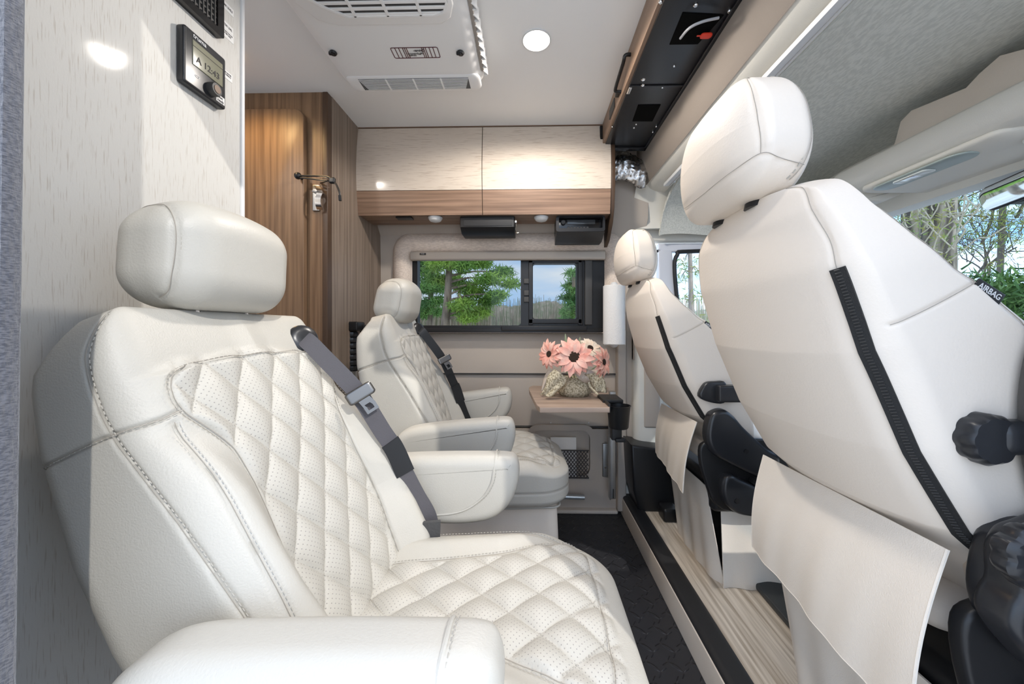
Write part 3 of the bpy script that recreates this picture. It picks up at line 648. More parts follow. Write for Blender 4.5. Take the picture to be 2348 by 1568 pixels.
g = G(); g.prism([(1.14, .44), (1.22, .44), (1.34, .49), (1.34, .50), (1.14, .50)], 1.30, 1.98, 'y', r=.008); g.prism([(1.32, .43), (1.42, .44), (1.5, .56), (1.3, .56)], .2, 1.98, 'y', r=.01); g.mk('header_trim', mBeigeLt, oc, angle=50)
g = G(); g.prism([(.97, .53), (1.015, .635), (1.06, .655), (1.14, .645), (1.19, .665), (1.24, .67), (1.24, .53)], 1.20, 1.235, 'x' if 0 else 'y', r=.006)
g = G(); A = np.array([[(1.13 + .02 * v, y, .545 + (top - .545) * v) for v in np.linspace(0, 1, 4)] for y, top in ((1.18, .60), (1.17, .64), (1.14, .655), (1.05, .64), (1.0, .632), (.97, .65), (.93, .665), (.88, .645), (.84, .61), (.80, .57))]); g.sheet(A, .012); g.mk('storage_tray_back', mBeigePl, oc)
# sun visor
g = G(); V0 = [P(2232, 330, .98), P(2260, 345, .98)]
g.prism(rrect(1.17, 1.42, .52, .93, .04), .445, .462, 'z', r=.008); vz = empty('sun_visor', (1.3, .72, .45), 'beige sun visor folded up against the overhead console', 'sun visor'); g.mk('visor_panel', mBeigeLt, vz)
g = G(); g.tube([(1.40, .90, .455), (1.40, 1.0, .46)], .006, 8); g.mk('hinge_rod', mDark, vz)
# rear-view mirror
mc = P(2330, 430, 1.06)
rm = empty('rear_view_mirror', (mc[0], mc[1], mc[2]), 'rear-view mirror with black shell hanging at the windscreen', 'mirror')
ml = P(2255, 462, 1.13); mr = P(2420, 395, .93)
dv = mr - ml; dv /= np.linalg.norm(dv); upv = np.array((-.25, 0, 1.0)); upv -= dv * (upv @ dv); upv /= np.linalg.norm(upv); nv = np.cross(dv, upv); R_ = np.stack([dv, upv, nv], 1)
Lm = np.linalg.norm(mr - ml) / 2
g = G(); g.soft((ml + mr) / 2, (Lm, .036, .012), (.03, .03, .010), (4, 2, 1), R=R_); g.mk('shell', mBlack, rm)
g = G(); nn = -nv if nv[0] > 0 else nv; g.soft((ml + mr) / 2 + nn * .011, (Lm - .006, .031, .003), (.026, .026, .002), (4, 2, 1), R=R_); g.mk('mirror_glass', M('mirror glass', (.8, .82, .8), .02, metal=1), rm)
g = G(); g.tube([(ml + mr) / 2 - nn * .01, (1.42, 1.08, .45), (1.46, 1.09, .50)], .009, 8); g.mk('stalk', mBlack, rm)
g = G(); g.prism([(1.40, .50), (1.46, .50), (1.56, .39), (1.50, .39)], 1.02, 1.2, 'y', r=.006); g.mk('sensor_cover', mBlackSoft, rm)

# ------------------------------------------------------------------ controls on the partition
def XW(px, py): return PX(px, py, XPn)
c00, c10, c11, c01 = XW(402, 60), XW(501, 130), XW(501, 250), XW(402, 190)
yA, yB = c00[1], c10[1]; zT, zB = (c00[2] + c10[2]) / 2, (c11[2] + c01[2]) / 2
hc = empty('heater_control_panel', (XPn, (yA + yB) / 2, zB), 'black heater control panel with an lcd and a round knob on the partition', 'control panel')
g = G(); g.prism(rrect(yA, yB, zB, zT, .006), XPn, XPn + .017, 'x', r=.004); g.mk('housing', mBlackSoft, hc)
sy0_, sy1_ = XW(422, 95)[1], XW(491, 140)[1]; sz1, sz0 = XW(422, 90)[2], XW(422, 150)[2]
H_ = zT - zB; W_ = yB - yA
g = G(); g.box(XPn + .016, XPn + .0185, yA + W_ * .18, yB - W_ * .10, zB + H_ * .40, zT - H_ * .16, .001); g.mk('screen', mScreen, hc)
text_mesh('clock_digits', 'A 12:43', H_ * .16, (XPn + .019, yA + W_ * .53, zB + H_ * .53), (0, 1, 0), (0, 0, 1), mInk, hc, fixw=W_ * .55)
g = G(); g.box(XPn + .0185, XPn + .019, yA + W_ * .18, yB - W_ * .10, zT - H_ * .27, zT - H_ * .262); g.mk('screen_rule', mInk, hc)
text_mesh('maker_lettering', 'truma', H_ * .11, (XPn + .0178, yA + W_ * .34, zT - H_ * .08), (0, 1, 0), (0, 0, 1), mTrim, hc, fixw=W_ * .30)
g = G(); kc = (XPn + .017, yA + W_ * .62, zB + H_ * .20); g.lathe([(.0135, 0), (.0135, .010), (.012, .013), (0, .0135)], kc, (1, 0, 0), 24); g.mk('knob', mDark, hc)
g = G(); g.lathe([(.008, .0135), (.008, .0142), (0, .0142)], kc, (1, 0, 0), 20); g.mk('knob_centre', M('bronze disc', (.16, .09, .05), .4), hc)
g = G(); frame_geo(g, rrect(yA + W_ * .24, yA + W_ * .34, zB + H_ * .22, zB + H_ * .26, .002), rrect(yA + W_ * .25, yA + W_ * .33, zB + H_ * .227, zB + H_ * .253, .001), XPn + .017, XPn + .0178, 'x'); g.mk('back_symbol', mTrim, hc)
g = G(); g.box(XPn + .0165, XPn + .0175, yB - W_ * .26, yB - W_ * .04, zB + H_ * .07, zB + H_ * .21, .0004); g.mk('sticker', mPaper, hc)
text_mesh('sticker_lettering', 'inet\nready', H_ * .065, (XPn + .0177, yB - W_ * .15, zB + H_ * .14), (0, 1, 0), (0, 0, 1), mInk, hc, fixw=W_ * .15)
# black grille panel above it
b1 = XW(500, 92); b0 = XW(392, -2)
gp = empty('black_grille_panel', (XPn, b1[1] - .1, b1[2]), 'glossy black framed grille above the heater control on the partition', 'grille')
gz1 = .80; 
g = G(); frame_geo(g, rrect(.52, b1[1], b1[2], .86, .006), rrect(.54, b1[1] - .016, b1[2] + .016, .84, .004), XPn, XPn + .014, 'x'); g.box(XPn, XPn + .002, .52, b1[1] - .01, b1[2] + .01, .85); g.mk('frame', M('gloss black', (.012, .011, .011), .12), gp)
g = G(); y = .545
while y < b1[1] - .02: g.box(XPn + .002, XPn + .012, y, y + .0025, b1[2] + .016, .84); y += .0095
z = b1[2] + .022
while z < .84: g.box(XPn + .002, XPn + .010, .54, b1[1] - .016, z, z + .004); z += .0125
g.mk('slats', mDark, gp)
# labels stuck beside
def sticker(px0, px1, py0, py1, lines, lab, size):
    a, b = XW(px0, py0), XW(px1, py1); yy0, yy1 = a[1], b[1]; zc = (a[2] + b[2]) / 2
    h = size; t = empty('label_strip', (XPn, (yy0 + yy1) / 2, zc - h / 2), lab, 'label', 'printed strips on the partition edge')
    g = G(); g.box(XPn - .0002, XPn + .0008, yy0, yy1, zc - h / 2, zc + h / 2); g.mk('strip', mPaper, t)
    text_mesh('lettering', lines, (h * .42 if '\n' not in lines else h * .26), (XPn + .001, (yy0 + yy1) / 2, zc + (h*.1 if '\n' in lines else 0)), (0, 1, 0), (0, 0, 1), mInk, t, depth=.0002, fixw=(yy1 - yy0) * .8)
sticker(505, 535, 8, 25, 'TANK LEVELS', 'white strip reading Tank Levels, topmost beside the black grille', .017)
sticker(504, 534, 50, 70, 'BATTERY LEVEL', 'white strip reading Battery Level beside the black grille', .017)
sticker(504, 535, 65, 92, 'HOLD BUTTON FOR\nBATTERY LEVEL', 'white strip with two lines of small print right under the Battery Level strip', .018)
sticker(505, 532, 160, 182, 'WATER HEATER\nAND FURNACE', 'white strip with two lines of print right of the heater control', .018)

# door catch arm and hook at the bathroom door
ar = empty('door_stay_arm', P(683, 403, 1.39), 'black door stay with round knob and curved arm on the bathroom door', 'door stay')
g = G(); c = P(683, 403, 1.39); g.soft(c, (.013, .013, .013), (.0129, .0129, .0129), (1, 1, 1)); g.tube([c, c + (0, .03, 0)], .006, 8); g.mk('knob', mBlack, ar)
e = P(764, 414, 1.35)
g = G(); g.tube(catmull([c, P(715, 403, 1.375), P(750, 405, 1.36), e], 5), .0035, 7); g.tube(catmull([c + (0, 0, -.006), P(715, 410, 1.375), P(745, 414, 1.36), e], 5), .003, 7); g.mk('rod', mBlack, ar)
g = G(); g.soft(P(762, 414, 1.35), (.011, .008, .011), (.005, .005, .005), (1, 1, 1)); g.tube(catmull([e, P(772, 425, 1.345), P(778, 440, 1.34), P(780, 452, 1.34)], 5), .0035, 7); g.tube([P(779, 448, 1.34), P(780, 460, 1.34)], .0055, 8); g.tube([P(735, 420, 1.44), P(752, 414, 1.35)], .003, 6); g.mk('curved_arm', mBlack, ar)
dh = empty('door_handle_pull', P(728, 480, 1.43), 'curved chrome pull handle on the wood beside the bathroom door', 'handle')
g = G(); pts = catmull([P(727, 427, 1.43), P(733, 440, 1.405), P(729, 455, 1.405), P(730, 470, 1.405), P(733, 480, 1.425)], 6); g.ribbon(pts, (1, .2, 0), .020, .004); g.mk('grip', mChrome, dh)
g = G(); g.box(P(717, 0, 1.44)[0], P(733, 0, 1.44)[0], 1.436, 1.444, P(0 + 728, 484, 1.44)[2], P(728, 424, 1.44)[2], .003); g.mk('plate', mSteel, dh)
g = G(); g.box(P(715, 0, 1.41)[0], P(735, 0, 1.41)[0], 1.41, 1.44, P(728, 442, 1.42)[2], P(728, 438, 1.42)[2], .001); g.mk('latch', mChrome, dh)

# curtain at the door jamb
A = []
for z in np.linspace(FL + .05, .96, 30):
    A.append([(-.394 - .23 * v + .008 * math.sin(v * 40 + z * .5), .265 + .012 * math.sin(v * 52) + .003 * math.sin(z * 3), z) for v in np.linspace(0, 1, 60)])
g = G(); g.sheet(np.array(A), .004); o = g.mk('door_curtain', mCurtain, angle=80); tag(o, 'dark slate grey curtain gathered at the side door beside the partition', 'curtain')
# ------------------------------------------------------------------ rear swivel seats
YC = .637
seat = empty('swivel_seat', (-.15, YC, FL), 'nearest cream leather swivel seat, diamond quilted, with both armrests down', 'seat', 'cream quilted swivel seats')
AL = math.radians(20); O_ = np.array((-.27, YC, -.47)); ES = np.array((-math.sin(AL), 0, math.cos(AL))); ET = np.array((math.cos(AL), 0, math.sin(AL))); EU = np.array((0, 1.0, 0))
def stw(u, s, t): return O_ + np.outer(u, EU) + np.outer(s, ES) + np.outer(t, ET)
def stitches(g, line, N=None, step=.0070, L=.0042, r=.00065):
    line = np.array(line); d = np.r_[0, np.cumsum(np.linalg.norm(np.diff(line, axis=0), axis=1))]
    for q in np.arange(step / 2, d[-1], step):
        p = np.array([np.interp(q + o, d, line[:, k]) for o in (0,) for k in range(3)]); p2 = np.array([np.interp(min(q + L, d[-1]), d, line[:, k]) for k in range(3)])
        if np.linalg.norm(p2 - p) > 1e-4: g.tube([p, p2], r, 4)
h_b = np.array((.216, .313, .075)); r_b = np.array((.045, .095, .036)); SC = .243
Tr = [(-.1, -.12), (.03, -.135), (.158, -.166), (.27, -.178), (.41, -.168), (.50, -.148), (.545, -.10)]
Tc = [(-.1, .0), (0, .0), (.1, -.006), (.34, -.024), (.42, -.038), (.47, -.042), (.54, -.045)]
Tb = [(-.1, .03), (.0, .046), (.08, .036), (.155, .022), (.278, -.006), (.38, -.040), (.43, -.050), (.54, -.048)]
def qh(s): return ipl(s, [(-.1, .105), (.05, .118), (.15, .130), (.28, .128), (.335, .135), (.365, .150), (.40, .172), (.43, .178), (.455, .166), (.47, .12), (.48, 0)])
def quilt(u, s, pu=.075, ps=.104, ph=0.0):
    a = u / pu + s / ps + ph; b = u / pu - s / ps + ph
    return (np.abs(np.sin(np.pi * a)) ** .55) * (np.abs(np.sin(np.pi * b)) ** .55)
def backmap(V, full=False):
    u, s, t = V[:, 0], V[:, 1] + SC, V[:, 2]; k = t / h_b[2]
    q = qh(s); m = sstep(-.012, .045, np.abs(u) - q); tf = ipl(s, Tc) * (1 - m) + ipl(s, Tb) * m
    tf = tf + .012 * np.exp(-((np.abs(u) - q - .045) / .03) ** 2) * sstep(.40, .30, s)
    tr = ipl(s, Tr) - .033
    tt = tr + (k + 1) / 2 * (tf - tr)
    ins = sstep(.0, .012, q - np.abs(u)) * (k > .75) * sstep(-.05, -.02, s)
    tt = tt + ins * (.0115 * quilt(u, s) - .004)
    u = u * (1 + .03 * sstep(.5, .1, s))
    W = stw(u, s, tt)
    return (W, ins * (k > .75), u, s) if full else W
V0, F0 = lattice(h_b, r_b, (160, 220, 26), 10); V1 = roundp(V0, h_b, r_b)
Wb, perf, uu, ss = backmap(V1, True)
Nb = vnormals(Wb, F0)
def onback(pts):     # (u, s, t) on the unrounded box surface, catmull-smoothed
    p = catmull(pts, 8); return backmap(roundp(p - np.array((0, SC, 0)), h_b, r_b))
H2 = h_b[2]
lines = []
# quilt outline
out = [(float(qh(s)), s, H2) for s in (-.02, .06, .15, .25, .32, .345, .365, .385, .40, .42, .44)] + [(.158, .458, H2), (.11, .468, H2), (0, .471, H2)]
lines.append(onback(out)); lines.append(onback([(-a, b, c) for a, b, c in out]))
for sg in (1, -1):
    lines.append(onback([(sg * .197, .03, H2), (sg * .197, .13, H2), (sg * .192, .26, H2), (sg * .186, .392, H2)]))      # bolster seam
    lines.append(onback([(sg * .216, .0, H2 * .80), (sg * .216, .155, H2 * .72), (sg * .216, .278, H2 * .62), (sg * .216, .40, H2 * .48), (sg * .216, .50, H2 * .40), (sg * .19, .54, H2 * .45)]))   # side seam
    lines.append(onback([(sg * .175, .405, H2), (sg * .20, .40, H2), (sg * .216, .40, H2 * .6), (sg * .216, .398, 0), (sg * .216, .39, -H2)]))   # shoulder seam
lines.append(onback([(.216, .39, -H2), (.1, .385, -H2), (0, .385, -H2), (-.1, .385, -H2), (-.216, .39, -H2)]))
for k, l in enumerate(lines): Wb = groove(Wb, Nb, l, .0048 if k < 2 else .0042, .0027)
g = G(); g.add(Wb, F0); g.mk('backrest', mPerf, seat, angle=80, uv=np.stack([uu, ss], 1), attr={'perf': perf})
Nb2 = Nb
def lift(l, d):     # push a line outwards and to one side of a seam
    c = np.argmin(((Wb[None, ::5] - l[:, None]) ** 2).sum(2), 1); return l + Nb[::5][c] * d
g = G()
for k, l in enumerate(lines[:-1]):
    sh = np.array((0, .0055 * (1 if k % 2 == 0 else -1), 0)) if k < 4 else np.array((.0055, 0, .001)); stitches(g, lift(l + sh, .0006))
g.mk('backrest_stitching', mStitch, seat)
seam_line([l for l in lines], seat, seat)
# quilt stitching
g = G()
def qlines(fn, smin, smax, umax, test, step=.0065, pu=.075, ps=.104):
    for n in range(-9, 10):
        for sg in (1, -1):
            pts = []
            for u in np.arange(-umax, umax + 1e-6, .003):
                s = sg * (n - u / pu) * ps
                ok = smin < s < smax and abs(u) < test(s) - .006
                if ok: pts.append((u, s))
                if (not ok or u + .003 > umax + 1e-6):
                    if len(pts) > 4: stitches(g, fn(np.array(pts)), step=step, L=.0038, r=.0007)
                    pts = []
def fb(p):
    W = backmap(roundp(np.c_[p[:, 0], p[:, 1] - SC, np.full(len(p), H2)], h_b, r_b)); return W + ET * .0006
qlines(fb, -.03, .466, .18, lambda s: float(qh(s)))
g.mk('quilt_stitching', mStitch, seat)
# headrest
hr_h = np.array((.064, .124, .084)); hr_r = np.array((.052, .058, .056))
def hrmap(V):
    x, y, z = V[:, 0], V[:, 1], V[:, 2]
    zz = z / hr_h[2]
    x = x * (1 + .06 * zz) + - np.clip(-x / .062, 0, 1) * -.012 * zz - .010 * (y / .118) ** 2
    z = z - .012 * (y / .118) ** 2 * (zz > 0) * zz - .010 * np.clip(-x / .062, 0, 1) * np.clip(zz, 0, 1)
    return np.stack([x, y, z], 1) + HC
HC = np.array((-.526, .618, .114))
V0, F0h = lattice(hr_h, hr_r, (26, 60, 34), 8); Wh = hrmap(roundp(V0, hr_h, hr_r)); Nh = vnormals(Wh, F0h)
hl_ = []
for sg in (1, -1):
    for off in (0,):
        L_ = [( .010 + .0, sg * .118, -.082), (.035, sg * .118, -.06), (.045, sg * .118, 0), (.040, sg * .118, .05), (.012, sg * .112, .082), (-.03, sg * .105, .082), (-.062, sg * .10, .055), (-.062, sg * .10, -.04)]
        hl_.append(hrmap(roundp(catmull(L_, 8), hr_h, hr_r)))
for l in hl_: Wh = groove(Wh, Nh, l, .003, .003)
g = G(); g.add(Wh, F0h); hrest = g.mk('headrest', mLeather, seat, angle=80)
g = G()
for sg, l in zip((1, -1), hl_): stitches(g, l + (.004, sg * -.004, .0005))
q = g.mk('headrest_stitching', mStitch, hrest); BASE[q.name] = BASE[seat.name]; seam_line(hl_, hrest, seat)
for dy in (-.05, .05): g = G(); g.tube([(-.52, HC[1] + dy, .0), (-.525, HC[1] + dy, .05)], .006, 8); g.mk('headrest_post', mChrome, seat)
# cushion
h_c = np.array((.252, .225, .085)); r_c = np.array((.12, .12, .045)); CC = np.array((-.083, YC - .008, -.535))
def cqh(x): return ipl(x, [(-.26, .098), (-.12, .100), (.02, .112), (.10, .145), (.16, .172), (.20, .185), (.216, .15), (.226, .0)])
def cmap(V, full=False):
    x, y, z = V[:, 0], V[:, 1], V[:, 2]; top = np.clip(z / h_c[2], 0, 1)
    q = cqh(x); side = sstep(0, .05, np.abs(y) - q) * (1 - sstep(.10, .2, x))
    z2 = z + top * (.020 * side + .014 * sstep(-.2, .12, x) - .022 * sstep(.10, .26, x) - .018 + .010 * (1 - (y / .2) ** 2))
    ins = sstep(0, .012, q - np.abs(y)) * (z > h_c[2] * .8) * sstep(.222, .21, x)
    z2 = z2 + ins * (.0115 * quilt(y, x, .083, .098, 0) - .004)
    # curved front
    x2 = x + .0 * y
    W = np.stack([x2, y, z2], 1) + CC
    return (W, ins, y, x) if full else W
V0, F0c = lattice(h_c, r_c, (130, 100, 26), 20); V1c = roundp(V0, h_c, r_c); Wc, perfc, uy, ux = cmap(V1c, True); Nc = vnormals(Wc, F0c)
def oncush(p): return cmap(roundp(catmull(p, 8), h_c, r_c))
cl_ = []
oc_ = [(x, float(cqh(x)), h_c[2]) for x in (-.2, -.12, -.03, .03, .07, .10, .13, .155, .18, .198)] + [(.208, .16, h_c[2]), (.214, .11, h_c[2]), (.218, 0, h_c[2])]
cl_.append(oncush(oc_)); cl_.append(oncush([(a, -b, c) for a, b, c in oc_]))
for sg in (1, -1): cl_.append(oncush([(-.2, sg * .192, h_c[2]), (-.1, sg * .203, h_c[2]), (.0, sg * .205, h_c[2]), (.10, sg * .20, h_c[2]), (.17, sg * .19, h_c[2])]))
cl_.append(oncush([(-.2, -.225, -.01), (0, -.225, -.012), (.15, -.225, -.012), (.252, -.225, -.012), (.252, -.1, -.012), (.252, 0, -.012), (.252, .1, -.012), (.252, .225, -.012), (.15, .225, -.012), (0, .225, -.012)]))
for l in cl_: Wc = groove(Wc, Nc, l, .004, .0032)
g = G(); g.add(Wc, F0c); cush = g.mk('seat_cushion', mPerf, seat, angle=80, uv=np.stack([uy, ux], 1), attr={'perf': perfc})
g = G()
for k, l in enumerate(cl_[:4]): stitches(g, l + (0, .0055 * (1 if k % 2 == 0 else -1), .0008))
def fc(p): return cmap(roundp(np.c_[p[:, 1], p[:, 0], np.full(len(p), h_c[2])], h_c, r_c)) + (0, 0, .0006)
qlines(fc, -.24, .212, .19, lambda s: float(cqh(s)), pu=.083, ps=.098)
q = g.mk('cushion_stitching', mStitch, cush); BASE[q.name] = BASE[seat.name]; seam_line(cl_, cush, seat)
# armrests
apoly = catmull([(-.405, -.355), (-.39, -.328), (-.355, -.309), (-.30, -.302), (-.2, -.298), (-.10, -.297), (-.052, -.298), (-.032, -.307), (-.025, -.335), (-.030, -.372), (-.048, -.412), (-.085, -.445), (-.14, -.458), (-.22, -.460), (-.32, -.452), (-.38, -.420), (-.402, -.385)], 4, closed=True)
for k, (y0_, y1_) in enumerate(((.322, .398), (.856, .928))):
    g = G(); g.prism(apoly, y0_, y1_, 'y', r=.026, seg=7); ar_ = g.mk('armrest', mLeather, seat, angle=50)
    # piped seam that turns down near the tip, on the near face and over the top
    yf = y0_ - .0006
    sl = catmull([(-.39, yf + .004, -.395), (-.36, yf + .001, -.420), (-.28, yf + .001, -.432), (-.2, yf + .001, -.430), (-.15, yf, -.418), (-.11, yf, -.390), (-.090, yf, -.358), (-.084, yf + .001, -.328), (-.082, yf + .009, -.306), (-.080, yf + .026, -.2965), (-.080, yf + .053, -.2965), (-.080, y1_ - .006, -.308), (-.082, y1_, -.34)], 6)
    g = G(); g.tube(sl, .0026, 6); q = g.mk('piping', mLeather, ar_); BASE[q.name] = BASE[seat.name]
    g = G(); stitches(g, sl + (.006, -.0004, .001)); q = g.mk('armrest_stitching', mStitch, ar_); BASE[q.name] = BASE[seat.name]
    g = G(); g.lathe([(.022, -.0), (.022, .02)], (-.33, y1_ - .004 if k == 0 else y0_ + .004, -.39), (0, 1 if k == 0 else -1, 0), 16); g.mk('armrest_pivot', mDark, seat)
# pedestal skirt
def skirt(g, x0, x1, y0, y1, z0, z1, flare=.012, seed=1):
    n = 90; per = []; rs = np.random.RandomState(seed)
    pr = np.array(rrect(x0, x1, y0, y1, .03, 5)); pr = np.vstack([pr, pr[:1]]); d = np.r_[0, np.cumsum(np.linalg.norm(np.diff(pr, axis=0), axis=1))]
    c = np.array(((x0 + x1) / 2, (y0 + y1) / 2)); A = []
    for q in np.linspace(0, d[-1], n):
        p = np.array((np.interp(q, d, pr[:, 0]), np.interp(q, d, pr[:, 1]))); n_ = (p - c) / np.linalg.norm(p - c); row = []
        for v in np.linspace(0, 1, 12):
            w = flare * v * (1 + .6 * math.sin(q * 38) + .4 * math.sin(q * 71 + seed)); row.append((p[0] + n_[0] * w, p[1] + n_[1] * w, z1 + (z0 - z1) * v))
        A.append(row)
    g.sheet(np.array(A), .003)
g = G(); skirt(g, -.30, .12, .455, .815, FL + .06, -.605); g.mk('skirt', mCover, seat)
g = G(); skirt_hem = np.array(rrect(-.31, .13, .445, .825, .03, 5)); g.tube([(a, b, -.612) for a, b in skirt_hem], .004, 6, closed=True); g.mk('skirt_piping', mLeather, seat)
g = G(); g.box(-.27, .09, .49, .78, FL, FL + .07, .01); g.box(-.22, .05, .52, .75, FL + .07, -.58, .01); g.mk('pedestal', mBlack, seat)
# belt: bezel, strap, tongue, sleeve
def belt(parent, full=True):
    g = G(); c = P(694, 777, .775); ax = (.75, -.62, .35); g.lathe([(.0, .010), (.014, .011), (.026, .008), (.030, .003), (.029, -.02)][::-1], c + (0, 0, 0), ax, 28); g.mk('belt_guide', mBlackSoft, parent)
    S = [(697, 776, .763), (712, 788, .762), (745, 822, .768), (785, 862, .776), (820, 900, .785), (850, 945, .79), (878, 990, .80), (905, 1030, .81), (930, 1085, .815), (955, 1135, .82), (980, 1180, .825), (988, 1215, .83)]
    pts = np.array([P(*s) for s in S]); L = catmull(pts, 5); t = np.gradient(L, axis=0); view = L / np.linalg.norm(L, axis=1, keepdims=True); wd = np.cross(t, view)
    w = np.interp(np.linspace(0, 1, len(L)), [0, .05, .3, .6, .72, 1], [.030, .034, .036, .036, .034, .038])
    g = G(); g.ribbon(L, wd, w, .0016); 
    sp2 = g.mk('belt_strap', mBelt, parent)
    i = len(L) * 9 // 22; c = P(826, 902, .772); tt = t[i] / np.linalg.norm(t[i]); ww = wd[i] / np.linalg.norm(wd[i]); nn = np.cross(tt, ww); Rm = np.stack([ww, tt, nn], 1)
    g = G(); g.soft(c, (.029, .014, .004), (.008, .006, .0035), (2, 1, 1), R=Rm); g.mk('belt_tongue_head', mTongue, parent)
    g = G(); c2 = c + tt * .030 + ww * -.0; V = []
    po = [(-.012, -.018), (.012, -.018), (.016, .0), (.016, .016), (-.010, .016), (-.010, .0)]; pi = [(-.006, -.004), (.006, -.004), (.009, .002), (.009, .010), (-.004, .010), (-.004, .002)]
    k = G(); frame_geo(k, po, pi, -.0012, .0012, 'z'); VV = np.concatenate(k.V) @ Rm.T + c2; g.add(VV, k.F); g.mk('belt_tongue', mTongue, parent)
    j0, j1 = int(len(L) * .60), int(len(L) * .74); g = G(); g.ribbon(L[j0:j1] - view[j0:j1] * .002, wd[j0:j1], .040, .006); g.mk('belt_sleeve', mBlack, parent)
    g = G(); a, b = P(990, 1195, .805), P(988, 1262, .81); g.ribbon(np.array([a + (0, 0, 0), (a + b) / 2, b]), np.cross(b - a, a), .038, .008); g.mk('belt_anchor', M('dark grey sleeve', (.06, .06, .062), .7, bump=.5), parent)
belt(seat)
far = copy_tree(seat); far.location = (-.185, YC + .815, FL + E); far.rotation_euler = (0, 0, math.radians(3.5))
def tilt(o, piv, deg, drop=0):
    a = math.radians(deg); R = Matrix.Rotation(a, 3, 'Y'); p = Vector(piv) - Vector(BASE[seat.name]); o.rotation_euler = (0, a, 0); o.location = p - R @ p + Vector((0, 0, -drop))
for ch_ in far.children:
    n_ = ch_.name.split('.')[0]
    if n_ in ('backrest', 'seam', 'backrest_stitching', 'quilt_stitching', 'headrest', 'headrest_post') or n_.startswith('belt'): tilt(ch_, (-.27, YC, -.47), 6, .03 if n_ == 'headrest' else 0)
for c_ in far.children:
    if c_.name.split('.')[0] == 'belt_strap': c_.data = c_.data.copy(); c_.data.materials[0] = mBlack
arms_ = sorted([c_ for c_ in far.children if c_.name.split('.')[0] == 'armrest'], key=lambda o: o.name)
tilt(arms_[0], (-.35, YC, -.38), -3.5); tilt(arms_[1], (-.35, YC, -.38), -6)
far['label'] = 'farther cream leather swivel seat, beside the side window and turned slightly to it'

# ------------------------------------------------------------------ cab seats
PC = .675
cs = empty('passenger_seat', (.75, PC, CAB), 'large cream covered front seat seen from behind, nearest on the right', 'seat', 'covered front seats')
CO = np.array((.56, PC, -.30)); 
h_p = np.array((.214, .330, .09)); r_p = np.array((.055, .14, .036)); PS = .217
PTr = [(-.12, .02), (0.0, -.004), (.046, -.030), (.163, -.052), (.30, -.058), (.42, -.048), (.50, -.032), (.572, .010)]
PTf = [(-.12, .15), (.0, .16), (.2, .168), (.27, .172), (.34, .128), (.365, .106), (.42, .074), (.475, .052), (.572, .045)]
def pmap(V):
    u, s, t = V[:, 0], V[:, 1] + PS, V[:, 2]; k = t / h_p[2]; s = s - .055 * (np.abs(u) / .214) ** 3 * sstep(.30, .54, s)
    tr = ipl(s, PTr) + .026 * (np.abs(u) / .208) ** 2.5; edge = sstep(.10, .19, np.abs(u)); tf = ipl(s, PTf) - (1 - edge) * .05 * sstep(.5, .3, s)
    tt = tr + (k + 1) / 2 * (tf - tr)
    return CO + np.outer(u, EU) + np.outer(s, ES) + np.outer(tt, ET)
V0, F0p = lattice(h_p, r_p, (120, 190, 40), 12); Wp = pmap(roundp(V0, h_p, r_p)); Np = vnormals(Wp, F0p)
def onp(p): return pmap(roundp(catmull(p, 8) - np.array((0, PS, 0)), h_p, r_p))
T2 = h_p[2]
pl_ = []
for sg in (-1, 1):
    pl_.append(onp([(sg * .10, .546, -T2 * .2), (sg * .135, .54, -T2 * .55), (sg * .17, .52, -T2 * .85), (sg * .19, .49, -T2 * .95), (sg * .193, .44, -T2)]))
    pl_.append(onp([(sg * .214, .330, -T2 * .75), (sg * .214, .335, -T2 * .2), (sg * .214, .345, T2 * .5), (sg * .214, .355, T2)]))
    pl_.append(onp([(sg * .12, .546, T2 * .7), (sg * .17, .535, T2 * .74), (sg * .214, .50, T2 * .76), (sg * .214, .43, T2 * .76), (sg * .214, .35, T2 * .74), (sg * .214, .28, T2 * .74), (sg * .214, .1, T2 * .74)]))
for l in pl_: Wp = groove(Wp, Np, l, .0022, .0028)
g = G(); g.add(Wp, F0p); g.mk('backrest', mCover, cs, angle=80)
g = G()
for l in (pl_[2], pl_[5]): stitches(g, l + (-.006, 0, -.004), step=.010, L=.006, r=.0012)
g.mk('backrest_stitching', M('pale rose thread', (.50, .42, .38), .8), cs)
seam_line(pl_, cs, cs)
# zipper strip following the rear near edge
def onp_raw(u, s, k): return pmap(roundp(np.array([[u, s - PS, k]]), h_p, r_p))[0]
for sg in (-1,):
    zl = onp([(sg * .195, .44, -T2), (sg * .198, .38, -T2), (sg * .200, .30, -T2), (sg * .202, .2, -T2), (sg * .203, .1, -T2), (sg * .205, .03, -T2), (sg * .207, -.04, -T2)])
    c = np.argmin(((Wp[None, ::3] - zl[:, None]) ** 2).sum(2), 1); nz_ = Np[::3][c]; t = np.gradient(zl, axis=0); 
    g = G(); g.ribbon(zl + nz_ * .0015, np.cross(nz_, t), .017, .004); g.mk('zip_tape', mZip, cs)
    g = G(); 
    zz_ = zl + nz_ * .0042; d = np.r_[0, np.cumsum(np.linalg.norm(np.diff(zz_, axis=0), axis=1))]
    for qd in np.arange(.002, d[-1] - .002, .0042):
        p = np.array([np.interp(qd, d, zz_[:, k]) for k in range(3)]); nn = np.cross(nz_[len(nz_) // 2], t[len(t) // 2]); nn /= np.linalg.norm(nn); g.tube([p - nn * .003, p + nn * .003], .0009, 4)
    g.mk('zip_teeth', mDark, cs)
